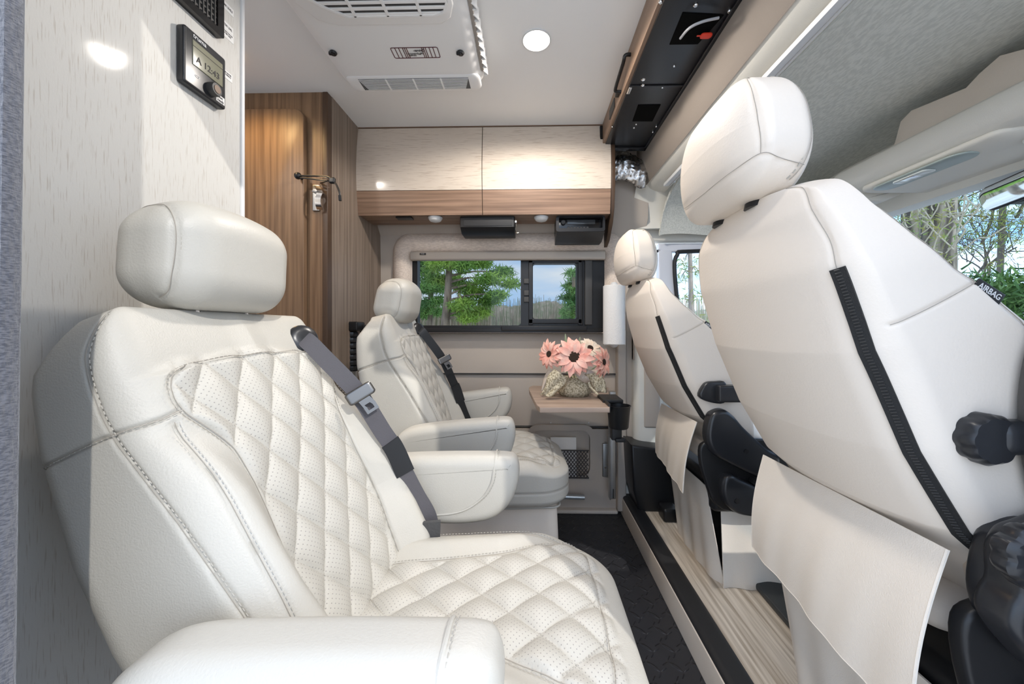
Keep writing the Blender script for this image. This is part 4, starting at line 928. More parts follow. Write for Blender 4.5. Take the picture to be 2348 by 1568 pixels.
# airbag tag on the front edge of the side
tp = pmap(roundp(np.array([[-.2085, .322 - PS, T2 * .80], [-.2085, .282 - PS, T2 * .82], [-.2085, .285 - PS, T2 * .98], [-.2085, .325 - PS, T2 * .96]]), h_p, r_p)) + (0, -.0015, 0)
a, b = P(2210, 652, .476), P(2268, 690, .476); dv_ = b - a; L_ = np.linalg.norm(dv_); dv_ /= L_; upd = np.cross(np.array((0, -1.0, 0)), dv_); upd = -upd if upd[2] < 0 else upd
cen = (a + b) / 2 + (0, -.012, 0)
g = G(); Rm = np.stack([dv_, np.array((0, -1.0, 0)), upd], 1); g.soft(cen, (L_ / 2, .0012, .0075), (.0008,) * 3, (1, 1, 1), R=Rm); g.mk('airbag_tag', mBlack, cs)
text_mesh('airbag_lettering', 'AIRBAG', .0105, cen + (0, -.0014, 0), dv_, upd, mTrim, cs, fixw=L_ * .8)
# headrest of the cab seat
ph_h = np.array((.064, .148, .097)); ph_r = np.array((.040, .085, .085)); PH = np.array((.362, .692, .311))
def phm(V):
    x, y, z = V[:, 0], V[:, 1], V[:, 2]; zz = z / .100
    x = x * (1 - .16 * zz * (zz > 0)) - .0 + .016 * (1 - zz) * .5 + .02 * (np.abs(y) / .148) ** 2 * np.clip(-x / .066, 0, 1)
    y = y * (1 - .06 * zz)
    z = z + np.where(zz < -.3, .018 * (x / .056) ** 2 * 0, 0)
    return np.stack([x, y, z], 1) + PH
V0, F0q = lattice(ph_h, ph_r, (24, 50, 46), 8); Wq = phm(roundp(V0, ph_h, ph_r)); Nq = vnormals(Wq, F0q)
def onh(p): return phm(roundp(catmull(p, 8), ph_h, ph_r))
hq = []
for sg in (-1, 1):
    hq.append(onh([(-.01, sg * .10, .104), (-.035, sg * .12, .10), (-.050, sg * .148, .05), (-.048, sg * .148, 0), (-.046, sg * .148, -.06)]))
    hq.append(onh([(.02, sg * .11, .104), (.035, sg * .125, .09), (.040, sg * .148, .03), (.038, sg * .148, -.04), (.03, sg * .148, -.09), (.02, sg * .125, -.104)]))
hq.append(onh([(.035, -.148, -.085), (-.01, -.148, -.068), (-.046, -.148, -.060), (-.066, -.09, -.072), (-.066, 0, -.078), (-.066, .09, -.072), (-.066, .125, -.07)]))
for l in hq: Wq = groove(Wq, Nq, l, .0025, .0028)
g = G(); g.add(Wq, F0q); hh = g.mk('headrest', mCover, cs, angle=80)
g = G(); stitches(g, hq[1] + (-.006, -.0008, 0), step=.010, L=.006, r=.0012); q = g.mk('headrest_stitching', mStitch, hh); BASE[q.name] = BASE[cs.name]; seam_line(hq, hh, cs)
for dy in (-.055, .055):
    g = G(); g.tube([(.385, PH[1] + dy, .19), (.392, PH[1] + dy, .25)], .0075, 10); g.mk('headrest_post', mChrome, cs)
    g = G(); g.lathe([(.022, 0), (.020, .010), (.012, .013)], (.387, PH[1] + dy, .205), (0, 0, 1), 18); g.mk('post_collar', mBlack, cs)
# hanging flap
tf_, tn_ = P(1762, 1043, .885), P(2192, 1260, .475)
A = []
for u in np.linspace(0, 1, 40):
    top = tf_ * (1 - u) + tn_ * u; top = top + (0, 0, .0); bot = np.array((.535 - .05 * u, tf_[1] * (1 - u) + tn_[1] * u, -.512)); row = []
    for v in np.linspace(0, 1, 18):
        p = top * (1 - v) + bot * v; p = p + (-.010 * math.sin(v * math.pi) * (1) - .003 * v * math.sin(u * 13) - .0014 * v * math.sin(u * 33 + v * 3), 0, 0); row.append(p)
    A.append(row)
A = np.array(A); A[:, :, 0] -= .010
g = G(); g.sheet(A, .003); fl = g.mk('rear_flap', mCoverCloth, cs, angle=60)
g = G(); hem = np.concatenate([A[0, :], A[:, -1], A[::-1][0, ::-1]]) ; g.tube(hem, .0022, 6); q = g.mk('hem', mCoverCloth, fl); BASE[q.name] = BASE[cs.name]
# pedestal skirts, pedestal, cushion
g = G(); A = []
for u in np.linspace(0, 1, 40):
    A.append([(.565 + .035 * v - .004 * math.sin(u * 23) * v + .03 * (abs(u - .5) * 2) ** 6 * v, .865 - .36 * u, -.50 - .365 * v + .02 * math.sin(u * 3.1) * v) for v in np.linspace(0, 1, 12)])
g.sheet(np.array(A), .003); g.mk('skirt_rear', mCoverCloth, cs, angle=60)
g = G(); A = []
for u in np.linspace(0, 1, 30):
    A.append([(.615 + .33 * u, .505 - .02 * v + .006 * math.sin(u * 17) * v, -.56 - .275 * v - .0 * u) for v in np.linspace(0, 1, 10)])
g.sheet(np.array(A), .003); g.mk('skirt_side', mCoverCloth, cs, angle=60)
g = G(); g.box(.66, .98, .53, .85, CAB, -.52, .01); g.mk('pedestal', mBlack, cs)
g = G(); g.soft((.95, PC, -.39), (.25, .175, .07), (.09, .09, .05), (6, 6, 2)); g.mk('seat_cushion', mCloth2, cs)
g = G(); g.box(.575, 1.05, .475, .88, -.58, -.47, .02); g.prism(catmull([(.525, -.37), (.555, -.335), (.66, -.325), (.80, -.34), (1.0, -.42), (1.0, -.56), (.80, -.575), (.60, -.56), (.545, -.47)], 4, closed=True), .460, .482, 'y', r=.006); g.mk('seat_frame', mBlack, cs)
# near side hardware: recliner shield, lever, lumbar knob, folded armrest
def hard(base_y):
    # recliner shield (dog-bone) + lower shield + bellows
    x0, z0_ = .655 - .10, -.36
    a = catmull([(.615, -.245), (.66, -.235), (.70, -.27), (.78, -.355), (.86, -.40), (.87, -.45), (.80, -.465), (.70, -.425), (.615, -.375), (.585, -.31)], 5, closed=True)
    return a
sh_poly = catmull([(.585, -.265), (.60, -.235), (.635, -.225), (.665, -.245), (.70, -.285), (.765, -.345), (.81, -.375), (.80, -.43), (.745, -.44), (.675, -.41), (.605, -.37), (.58, -.32)], 5, closed=True)
yn = .455
sh_poly = sh_poly + np.array((-.045, 0))
g = G(); g.prism(sh_poly, yn - .03, yn + .02, 'y', r=.014, seg=5); rs_ = g.mk('recliner_shield', mBlackSoft, cs, angle=50)
g = G(); g.lathe([(.007, 0), (.007, .003), (0, .003)], (.655, yn - .03, -.355), (0, -1, 0), 12); q = g.mk('cap', mBlack, rs_); BASE[q.name] = BASE[cs.name]
lp = catmull([(.635, -.47), (.66, -.455), (.70, -.475), (.80, -.51), (.93, -.50), (1.05, -.47), (1.08, -.50), (1.05, -.575), (.90, -.59), (.72, -.59), (.655, -.565), (.632, -.52)], 5, closed=True)
lp = lp + np.array((-.045, .02))
g = G(); g.prism(lp, yn - .025, yn + .03, 'y', r=.014, seg=5); ls = g.mk('base_shield', mBlackSoft, cs, angle=50)
g = G(); g.lathe([(.008, 0), (.008, .003), (0, .003)], (.63, yn - .025, -.515), (0, -1, 0), 12); q = g.mk('cap', mBlack, ls); BASE[q.name] = BASE[cs.name]
g = G(); a0, a1 = np.array((.70, yn, -.475)), np.array((.755, yn, -.385)); L = np.linspace(0, 1, 33); g.tube([a0 + (a1 - a0) * q for q in L], [.022 + .003 * (i % 2) for i in range(33)], 14); g.mk('bellows', mRubber, cs)
# lower cushion bag and rods
g = G(); g.soft((.60, .64, -.395), (.05, .13, .03), (.04, .04, .028), (3, 4, 2)); g.mk('cushion_rear_roll', mCover, cs)
drv = copy_tree(cs); drv.name = 'driver_seat'; drv.location = (.75 + .035, PC + .775, CAB + E - .034); drv['label'] = 'farther cream covered front seat seen from behind, next to the paper towels'
# pieces only the near seat shows
kc = P(2250, 1003, .455)
g = G()
n = 64; prof_ = []
def knob(g, c, R, depth, ax, lobes=9, amp=.07):
    ax = Vector(ax).normalized(); Rm = np.array(ax.to_track_quat('Z', 'Y').to_matrix()); V = []
    pr = [(0, depth), (.5, depth), (.86, depth * .94), (1.0, depth * .72), (1.0, depth * .2), (.93, 0)]
    for rr, h in pr:
        for k in range(n):
            a = 2 * math.pi * k / n; q = R * rr * (1 - amp * (rr > .7) * (0.5 + .5 * math.cos(a * lobes)) ** 2); V.append((q * math.cos(a), q * math.sin(a), h))
    V = np.array(V) @ Rm.T + np.array(c); F = [(i * n + k, i * n + (k + 1) % n, (i + 1) * n + (k + 1) % n, (i + 1) * n + k) for i in range(len(pr) - 1) for k in range(n)]
    F.append(tuple((len(pr) - 1) * n + k for k in range(n)))
    g.add(V, F)
knob(g, (.542, .470, -.130), .031, .03, (0, -1, 0)); g.mk('lumbar_knob', mBlackSoft, cs)
g = G(); g.soft((.585, .452, -.127), (.040, .016, .020), (.015, .012, .015), (2, 1, 1)); g.mk('armrest_bracket', mBlackSoft, cs)
# folded-up armrest
ap = catmull([tuple(P(a_, b_, .458)[[0, 2]]) for a_, b_ in ((2312, 960), (2318, 860), (2345, 770), (2420, 700), (2520, 760), (2560, 980), (2500, 1200), (2420, 1220), (2352, 1150), (2325, 1070))], 5, closed=True)
g = G(); g.prism(ap, .40, .46, 'y', r=.02, seg=5); g.mk('armrest', mDark, cs, angle=50)
rp = catmull([tuple(P(a_, b_, .452)[[0, 2]]) for a_, b_ in ((2247, 1310), (2248, 1245), (2268, 1203), (2305, 1185), (2400, 1165), (2500, 1250), (2500, 1560), (2400, 1550), (2320, 1505), (2255, 1435), (2225, 1385), (2232, 1340))], 4, closed=True)
g = G(); g.prism(rp, .41, .455, 'y', r=.012, seg=5); g.mk('recliner_housing', mBlackSoft, cs, angle=50)
g = G(); knob(g, tuple(P(2335, 1262, .41)), .034, .022, (0, -1, 0), 8, .10); g.mk('recliner_knob', mBlackSoft, cs)
g = G(); g.tube([(.575, .50, -.31), (.62, .47, -.315)], .018, 12); g.mk('frame_tube', mBeigePl, cs)
# bracket on the driver seat side
bk = P(1625, 898, 1.23)
g = G(); g.prism(catmull([(bk[0] - .035, bk[2] - .015), (bk[0] - .015, bk[2] + .028), (bk[0] + .02, bk[2] + .035), (bk[0] + .05, bk[2] + .03), (bk[0] + .05, bk[2] - .03), (bk[0] + .01, bk[2] - .035)], 4, closed=True), 1.215, 1.24, 'y', r=.006); g.box(bk[0] + .015, bk[0] + .10, 1.19, 1.23, bk[2] - .028, bk[2] + .025, .006)
V_ = np.concatenate(g.V); BASE['drvtmp'] = None
offs = np.array((.035, .775, -.034)); g.V = [v - offs for v in g.V]; q = g.mk('armrest_bracket', mBlackSoft, cs); q.parent = drv
# ------------------------------------------------------------------ table, cup holder, flowers
TZ = -.290
tb = empty('side_table', (.2, 1.7, TZ - .02), 'small ash laminate table on a steel leg below the side window', 'table')
def onT(px, py): return tuple(PZ(px, py, TZ)[:2])
tp = [onT(1238, 934), onT(1230, 927), onT(1213, 893), onT(1213, 888), onT(1220, 884), onT(1395, 888), onT(1398, 934)]
g = G(); g.prism(tp, TZ - .020, TZ, 'z', r=.002); g.mk('tabletop', mTable, tb)
g = G(); g.box(P(1296, 0, 1.6)[0], P(1352, 0, 1.6)[0], 1.50, 1.62, TZ - .032, TZ - .019, .004); g.mk('mount_plate', mBlack, tb)
g = G(); a = P(1405, 985, 1.86); b = P(1405, 1142, 1.86); g.box(a[0] - .013, a[0] + .013, 1.85, 1.885, b[2], TZ - .02, .003); g.box(a[0] - .018, a[0] - .012, 1.846, 1.885, b[2] - .004, TZ - .02, .002); lg = g.mk('leg', mSteel, tb)
g = G(); g.box(a[0] - .002, a[0] + .002, 1.848, 1.851, P(0, 1125, 1.86)[2], P(0, 1105, 1.86)[2]); q = g.mk('slot', mBlack, lg); BASE[q.name] = BASE[tb.name]
g = G(); g.box(P(1381, 0, 1.97)[0], P(1424, 0, 1.97)[0], 1.965, 1.98, P(0, 1080, 1.97)[2], P(0, 1006, 1.97)[2], .006); wb = g.mk('wall_bracket', mSteel, tb)
for px, py in ((1388, 1014), (1388, 1072), (1416, 1014), (1416, 1072)):
    g = G(); g.lathe([(.006, 0), (.005, .003), (0, .003)], P(px, py, 1.965), (0, -1, 0), 12); q = g.mk('screw', mChrome, wb); BASE[q.name] = BASE[tb.name]
ch = P(1422, 955, 1.40)
cu = empty('cup_holder', (ch[0], 1.44, ch[2] - .07), 'black cup holder clipped to the right end of the small table', 'cup holder')
g = G(); c = np.array((ch[0], 1.44, P(0, 970, 1.42)[2] - .0)); zt = P(0, 922, 1.44)[2]; zb = P(0, 972, 1.44)[2]
g.lathe([(.0, zb), (.034, zb), (.037, zb + .004), (.044, zt - .004), (.046, zt), (.043, zt), (.035, zb + .01), (0, zb + .008)], (ch[0] + .004, 1.44, 0), (0, 0, 1), 36); g.mk('cup', mBlack, cu)
g = G(); g.box(ch[0] - .05, ch[0] + .03, 1.47, 1.60, TZ - .002, TZ + .012, .003); g.box(ch[0] - .045, ch[0] - .035, 1.40, 1.60, TZ - .025, TZ + .01, .002); g.mk('clip_plate', mBlack, cu)
g = G(); g.box(ch[0] - .018, ch[0] + .022, 1.46, 1.50, zb - .055, zb + .02, .004); g.box(ch[0] - .005, ch[0] + .035, 1.45, 1.475, zb - .06, zb - .045, .004); g.mk('lower_bracket', mBlack, cu)

fx, fy = P(1317, 900, 1.64)[0], 1.64
bk_ = empty('flower_basket', (fx, fy, TZ), 'cream lace wrapped pot with ribbon bow under the pink flowers', 'flower pot')
mLace = M('woven cream lace', (.62, .55, .40), .9, bump=1.0, bscale=120, col2=(.30, .25, .16), vscale=150, vlo=.42, vhi=.55)
mRibbon = M('sheer beige ribbon', (.62, .54, .46), .6, bump=.4, bscale=200)
g = G(); g.lathe([(.0, .0), (.058, .0), (.072, .015), (.078, .035), (.070, .062), (.058, .078), (.050, .082), (.045, .07), (0, .07)], (fx, fy, TZ), (0, 0, 1), 40)
V = np.concatenate(g.V); a = np.arctan2(V[:, 1] - fy, V[:, 0] - fx); k = 1 + .035 * np.sin(a * 11) + .03 * np.sin(a * 17 + V[:, 2] * 60); V[:, 0] = fx + (V[:, 0] - fx) * k; V[:, 1] = fy + (V[:, 1] - fy) * k; g.V = [V]; g.mk('pot', mLace, bk_, angle=70)
def bow(path, w, name, mat_, wd=(0, .35, 1)):
    L = catmull([P(*p) for p in path], 7); g = G(); ww = np.array(w); ws = np.interp(np.linspace(0, 1, len(L)), np.linspace(0, 1, len(ww)), ww)
    wv = np.cross(np.gradient(L, axis=0), L); wv = wv / np.linalg.norm(wv, axis=1, keepdims=True) + np.array([(0, .35 * math.sin(i * .6), 0) for i in range(len(L))])
    g.ribbon(L, wv, ws, .002); g.mk(name, mat_, bk_, angle=180)
def drape(lc_, rc_, D, name, mat_):
    a = catmull([P(x, y, D) for x, y in lc_], 6); b = catmull([P(x, y, D) for x, y in rc_], 6)
    A = np.array([[a[i] * (1 - v) + b[i] * v + (0, .010 * math.sin(v * 9 + i * .3) * (i / len(a)) - .012 * math.sin(math.pi * v), 0) for v in np.linspace(0, 1, 12)] for i in range(len(a))]); g = G(); g.sheet(A, .0015); g.mk(name, mat_, bk_, angle=180)
drape([(1272, 846), (1256, 862), (1250, 885), (1238, 905)], [(1302, 866), (1295, 880), (1284, 893), (1270, 910)], 1.54, 'ribbon_tail', mLace)
drape([(1256, 848), (1246, 870), (1240, 896)], [(1276, 850), (1264, 872), (1256, 892)], 1.60, 'ribbon_tail', mRibbon)
drape([(1340, 858), (1352, 872), (1362, 896)], [(1375, 852), (1386, 872), (1391, 900)], 1.56, 'ribbon_tail', mLace)
bow([(1350, 876, 1.54), (1356, 890, 1.53), (1372, 905, 1.52)], [.008, .010, .008], 'ribbon_tail', mLace, (1, 0, 0))
bow([(1318, 848, 1.58), (1345, 862, 1.56), (1372, 858, 1.57)], [.03, .06, .04], 'ribbon_loop', mRibbon)
mPink = M('pink petal', (.86, .36, .28), .6, col2=(.88, .56, .46), vscale=30, vlo=.35, vhi=.65, bump=.3, bscale=150)
mPeach = M('cream peach petal', (.84, .66, .50), .6, col2=(.85, .75, .62), vscale=30)
mCentre = M('dark brown seed head', (.03, .015, .008), .9, bump=1, bscale=300)
mGreen = M('dull green leaf', (.30, .36, .22), .6)
def flower(px, py, D, R, face, mat_, lab, n1=14, cr=.32):
    c = P(px, py, D); f = Vector(face).normalized(); Rm = np.array(f.to_track_quat('Z', 'Y').to_matrix())
    fl_ = empty('artificial_flower', c, lab, 'flower', 'artificial flowers in the lace pot')
    rs = np.random.RandomState(int(px))
    g = G()
    for layer, (n, rad, tilt) in enumerate(((n1, R, .10), (n1 - 1, R * .84, .34))):
        for k in range(n):
            a = 2 * math.pi * (k + .5 * layer) / n + rs.uniform(-.08, .08); L = rad * rs.uniform(.88, 1.06); A = []
            tl = tilt + rs.uniform(-.12, .12)
            for v in np.linspace(0, 1, 7):
                w = R * .17 * math.sin(math.pi * min(1, v * .86 + .14)) ** .8 * (1 if v < .98 else .25); row = []
                for q in (-1, -.5, 0, .5, 1):
                    r = R * .18 + (L - R * .18) * v; h = .004 + tl * r * 1.0 - 1.1 * (v ** 2) * R * .22 + abs(q) * w * .22
                    x = r * math.cos(a) - q * w * math.sin(a); y = r * math.sin(a) + q * w * math.cos(a); row.append((x, y, h))
                A.append(row)
            g.sheet(np.array(A) @ Rm.T + c, .0008)
    g.mk('petals', mat_, fl_, angle=60)
    g = G(); r = R * cr; g.lathe([(0, .010), (r * .4, .012), (r * .8, .011), (r, .006), (r * .9, 0)], c + np.array(f) * .002, f, 24); g.mk('seed_head', mCentre, fl_)
    g = G(); g.tube(catmull([c - np.array(f) * .002, c - np.array(f) * .03 + (0, 0, -.02), (fx, fy, TZ + .065)], 5), .0025, 6); g.mk('stem', mGreen, fl_)
flower(1316, 819, 1.53, .088, (-.05, -1, .25), mPink, 'largest pink flower with dark centre, middle of the pot')
flower(1262, 812, 1.58, .068, (-.75, -.8, .15), mPink, 'left pink flower, turned to the left of the pot', cr=.22)
flower(1380, 830, 1.56, .070, (.8, -.6, .1), mPink, 'right pink flower, turned to the right of the pot', cr=.22)
flower(1352, 800, 1.66, .062, (.2, -.8, .5), mPeach, 'pale peach flower half hidden behind the largest pink one', cr=.25)
for pts, in (([(1310, 860, 1.62), (1300, 800, 1.62), (1296, 765, 1.62)],), ([(1320, 850, 1.64), (1326, 800, 1.64), (1330, 772, 1.64)],)):
    L = catmull([P(*p) for p in pts], 6); g = G(); g.ribbon(L, (1, 0, 0), np.interp(np.linspace(0, 1, len(L)), [0, .6, 1], [.004, .016, .002]), .0012); g.mk('leaf', mGreen, bk_)

# ------------------------------------------------------------------ paper towels
tc_ = P(1408, 700, 1.80)
pt = empty('paper_towel_roll', (tc_[0], 1.80, P(0, 790, 1.8)[2]), 'white paper towel roll hanging upright on the wall beside the window', 'paper towel roll')
zr0, zr1 = P(0, 788, 1.8)[2], P(0, 659, 1.8)[2]; R = .052
g = G(); g.lathe([(0, zr0), (R - .002, zr0), (R, zr0 + .002), (R, zr1 - .002), (R - .002, zr1), (0, zr1)], (tc_[0], 1.80, 0), (0, 0, 1), 48); g.mk('roll', mPaperTowel, pt)
A = np.array([[(tc_[0] + .045 + .014 * v, 1.80 - .03 + .05 * v, z) for v in np.linspace(0, 1, 5)] for z in (zr0 - .002, (zr0 + zr1) / 2, zr1)]); g = G(); g.sheet(A, .001); g.mk('loose_sheet', mPaperTowel, pt)
th_ = empty('towel_holder', (tc_[0], 1.88, zr0 - .02), 'white paper towel holder with rounded end caps on the wall', 'holder')
g = G(); g.lathe([(0, .018), (.010, .017), (.016, .010), (.020, .0)][::-1], (tc_[0], 1.80, zr1), (0, 0, 1), 20); g.lathe([(0, -.016), (.010, -.014), (.017, -.008), (.020, .0)], (tc_[0], 1.80, zr0), (0, 0, 1), 20); g.mk('end_cap', mTrim, th_)
g = G(); g.box(tc_[0] - .012, tc_[0] + .012, 1.80, 1.94, zr1 + .001, zr1 + .009, .003); g.box(tc_[0] - .012, tc_[0] + .012, 1.80, 1.94, zr0 - .009, zr0 - .001, .003); g.box(tc_[0] - .02, tc_[0] + .02, 1.925, 1.94, zr0 - .01, zr1 + .01, .003); g.mk('bracket', mTrim, th_)

# ------------------------------------------------------------------ net pocket with papers, grab latch
nx0, nx1 = P(1268, 0, 1.965)[0], P(1350, 0, 1.965)[0]; nz0, nz1 = P(0, 1083, 1.965)[2], P(0, 1022, 1.965)[2]
np_ = empty('net_pocket', ((nx0 + nx1) / 2, 1.965, nz0), 'dark net pocket in a recess low on the far wall', 'net pocket')
g = G()
n = 11
for k in range(-9, n + 1):
    for sg in (1, -1):
        xs = []
        for t in np.linspace(0, 1, 12):
            x = nx0 + (nx1 - nx0) * (k / n) + (nx1 - nx0) * .62 * t; 
            if sg < 0: x = nx1 + nx0 - x
            if nx0 <= x <= nx1: xs.append((x, 1.962 - .006 * math.sin(t * 3.1), nz0 + (nz1 - nz0) * t))
        if len(xs) > 1: g.tube(xs, .0022, 5)
g.mk('net', M('dark elastic net', (.05, .045, .045), .8), np_)
g = G(); g.tube([(nx0, 1.96, nz1), (nx1, 1.96, nz1)], .004, 6); g.tube([(nx0, 1.963, nz0), (nx1, 1.963, nz0)], .003, 6); g.mk('elastic_band', mDark, np_)
pp = empty('paper_booklet', (P(1305, 0, 1.975)[0], 1.975, nz0), 'white papers standing in the net pocket', 'papers')
g = G(); g.box(P(1262, 0, 1.975)[0], P(1321, 0, 1.975)[0], 1.968, 1.978, nz0 + .004, P(0, 993, 1.975)[2], .001); g.mk('cover', mPaper, pp)
g = G(); a = P(1284, 1138, 1.93); b = P(1340, 1140, 1.93); g.tube([a - (.05, 0, 0), a, a + (.01, 0, 0)], .006, 8); g.tube([a, (a * .0 + b)], .013, 14); gl = g.mk('pull_handle', M('silver handle', (.55, .57, .57), .3, metal=.6)); tag(gl, 'short silver grab bar low on the far wall beside the table leg', 'handle')
g = G(); g.lathe([(.006, 0), (.005, .004), (0, .004)], P(1174, 0, 1.99) * 0 + (P(1176, 969, 1.99)), (0, -1, 0), 12)
for px, py in ((1263, 969), (1350, 969)): g.lathe([(.004, 0), (.003, .003), (0, .003)], P(px, py, 1.985), (0, -1, 0), 10)
o = g.mk('trim_14', mTrim); o['kind'] = 'structure'
# black ribbed post behind the far seat
ps_ = empty('folding_table_post', (P(812, 0, 1.66)[0], 1.66, P(0, 870, 1.66)[2] - .2), 'black ribbed post with a square head on a grey tube behind the far swivel seat', 'post')
c = P(805, 745, 1.64); g = G(); g.box(c[0] - .052, c[0] + .042, 1.61, 1.69, P(0, 759, 1.65)[2], P(0, 738, 1.65)[2], .008); g.mk('head', mBlack, ps_)
g = G(); c = P(804, 760, 1.65); z1_ = c[2]; z2_ = P(0, 848, 1.65)[2]; pr = []
for k in range(7):
    za = z1_ + (z2_ - z1_) * k / 7; zb_2 = z1_ + (z2_ - z1_) * (k + 1) / 7; pr += [(.026, za), (.033, za - .003), (.035, (za + zb_2) / 2), (.033, zb_2 + .003), (.026, zb_2)]
g.lathe(pr, (c[0], 1.65, 0), (0, 0, 1), 8); g.mk('ribbed_grip', mBlackSoft, ps_)
g = G(); g.tube([(c[0] + .004, 1.65, z2_), (c[0] + .004, 1.65, z2_ - .35)], .028, 14); g.mk('tube', mSteel, ps_)
g = G(); g.box(c[0] + .03, c[0] + .16, 1.67, 1.69, z1_ - .005, z1_ + .03, .004); g.mk('cross_arm', mDark, ps_)

# ------------------------------------------------------------------ black bin by the door pillar, floor rail
bn = empty('door_bin', (.62, 1.80, CAB), 'black plastic door step bin beside the driver seat pedestal', 'bin')
b0 = P(1437, 1000, 1.86); b1 = P(1530, 1135, 1.86)
g = G(); A = [(b0[0], P(0, 998, 1.86)[2]), (P(1480, 0, 1.86)[0], P(0, 1005, 1.86)[2]), (P(1530, 0, 1.86)[0], P(0, 1010, 1.86)[2]), (P(1535, 0, 1.86)[0], CAB), (P(1462, 0, 1.8)[0], CAB), (b0[0] + .012, CAB + .10)]
g.prism(A, 1.78, 1.95, 'y', r=.012, seg=4); g.mk('shell', mBlack, bn)
g = G(); g.box(P(1510, 0, 1.75)[0], P(1545, 0, 1.75)[0], 1.68, 1.76, CAB, CAB + .06, .012); g.mk('seat_rail_foot', mBlack, bn)
g = G(); a0 = PZ(1690, 1262, CAB + .02); 
rl = [PZ(1672, 1268, CAB + .02), PZ(1765, 1250, CAB + .02), PZ(1905, 1395, CAB + .02), PZ(1850, 1475, CAB + .02)]
g.prism([(r_[0], r_[1]) for r_ in rl], CAB, CAB + .022, 'z', r=.008); fr2 = empty('floor_cover_plate', (.75, .9, CAB), 'dark charcoal floor cover plate with a cup recess beside the nearest front seat', 'floor cover')
g.mk('plate', M('charcoal blue plastic', (.03, .034, .036), .45), fr2)
cc = PZ(1795, 1325, CAB + .022); g = G(); g.lathe([(.026, 0), (.026, .003), (.021, .003), (.020, 0)], (cc[0], cc[1], CAB + .021), (0, 0, 1), 24); g.lathe([(.012, 0), (.012, .003), (0, .003)], (cc[0], cc[1], CAB + .021), (0, 0, 1), 16); g.mk('cup_recess', mBlackSoft, fr2)

# ------------------------------------------------------------------ outside: ground, trees, far wood
mGround = M('pale dry ground', (.74, .71, .65), .95, col2=(.66, .61, .53), vscale=.6)
g = G(); g.box(-70, 70, -40, 120, -1.75, -1.70); structure('ground', g, mGround)
mBark = M('pine bark', (.42, .33, .25), .95, bump=1, bscale=14, bstretch=(1, 1, .25), col2=(.18, .13, .10), vscale=9, vstretch=(1, 1, .2), vlo=.4, vhi=.6)
mNeedle = M('pine needles', (.42, .62, .10), .7, col2=(.17, .34, .06), vscale=1.2)
mNeedle2 = M('darker pine needles', (.30, .56, .13), .7, col2=(.12, .28, .08), vscale=1.0)
mLeafY = M('spring leaves', (.20, .30, .05), .6, col2=(.32, .28, .06), vscale=4)
mBrown = M('bare wood of winter', (.50, .40, .31), .95, col2=(.28, .30, .17), vscale=1.0)
def tufts(g, c, R, n, rs, L=.22, sq=.42):
    c = np.array(c)
    for _ in range(n):
        d = rs.normal(size=3); d /= np.linalg.norm(d); p = c + d * R * rs.uniform(.2, 1) * np.array((1, 1, sq)); a = rs.normal(size=3); a /= np.linalg.norm(a); b = np.cross(a, rs.normal(size=3)); b /= np.linalg.norm(b); w = L * .08
        V = [p - b * w, p + b * w, p + a * L * .5 + b * w * .7, p + a * L, p + a * L * .5 - b * w * .7]
        g.add(V, [(0, 1, 2, 3, 4)])
def tree(name, lab, trunk, r0, clumps, mat_, seed, n=1000, L=.20, group='trees beyond the side window', cat='tree', limbs=True):
    rs = np.random.RandomState(seed); tr = np.array([P(*q) for q in trunk]); base = tr[0].copy(); base[2] = -1.70
    t = empty(name, base, lab, cat, group)
    g = G(); pts = catmull([base] + list(tr), 6); g.tube(pts, np.linspace(r0, r0 * .45, len(pts)), 10)
    for (px, py, D, R) in clumps:
        if not limbs: break
        c = P(px, py, D); i = np.argmin(np.abs(pts[:, 2] - (c[2] - R * .3))); s = pts[i]; g.tube(catmull([s, (s + c) / 2 + (0, 0, .1), c], 4), np.linspace(r0 * .28, r0 * .06, 9), 6)
    g.mk('trunk', mBark, t)
    g = G()
    for (px, py, D, R) in clumps: tufts(g, P(px, py, D), R, max(20, int(n * (R / .7) ** 1.5)), rs, L)
    g.mk('foliage', mat_, t, fix=False)
def cl(lst, D, rs): return [(x, y, D + rs.uniform(-.6, .6), R) for x, y, R in lst]
rs = np.random.RandomState(5)
tree('pine_tree', 'tall pine with the thick trunk seen through the left pane', [(1020, 760, 12), (1026, 690, 12), (1031, 600, 12), (1040, 480, 12)], .17,
     cl([(1060, 610, .5), (1090, 600, .55), (1120, 640, .55), (1150, 625, .5), (1170, 650, .4), (1085, 668, .55), (1120, 690, .5), (1100, 715, .45), (1075, 730, .4), (1060, 700, .5), (1140, 675, .4), (1005, 640, .45), (1015, 590, .5), (1000, 610, .4), (1060, 655, .5)], 12, rs), mNeedle, 11)
tree('pine_tree', 'slimmer pine at the left edge of the left pane', [(985, 760, 14), (988, 690, 14), (990, 600, 14), (992, 500, 14)], .13,
     cl([(968, 620, .6), (975, 660, .6), (965, 700, .65), (990, 640, .5), (1000, 690, .5), (975, 720, .45), (990, 600, .6), (962, 600, .5), (1005, 715, .35), (1010, 660, .5)], 14, rs), mNeedle2, 12)
tree('pine_tree', 'thin pine standing behind the thick trunk in the left pane', [(1054, 760, 15), (1053, 690, 15), (1052, 600, 15)], .11,
     cl([(1050, 600, .5), (1040, 640, .45), (1065, 690, .45), (1075, 600, .5), (1042, 715, .4), (1110, 605, .4)], 15, rs), mNeedle, 13)
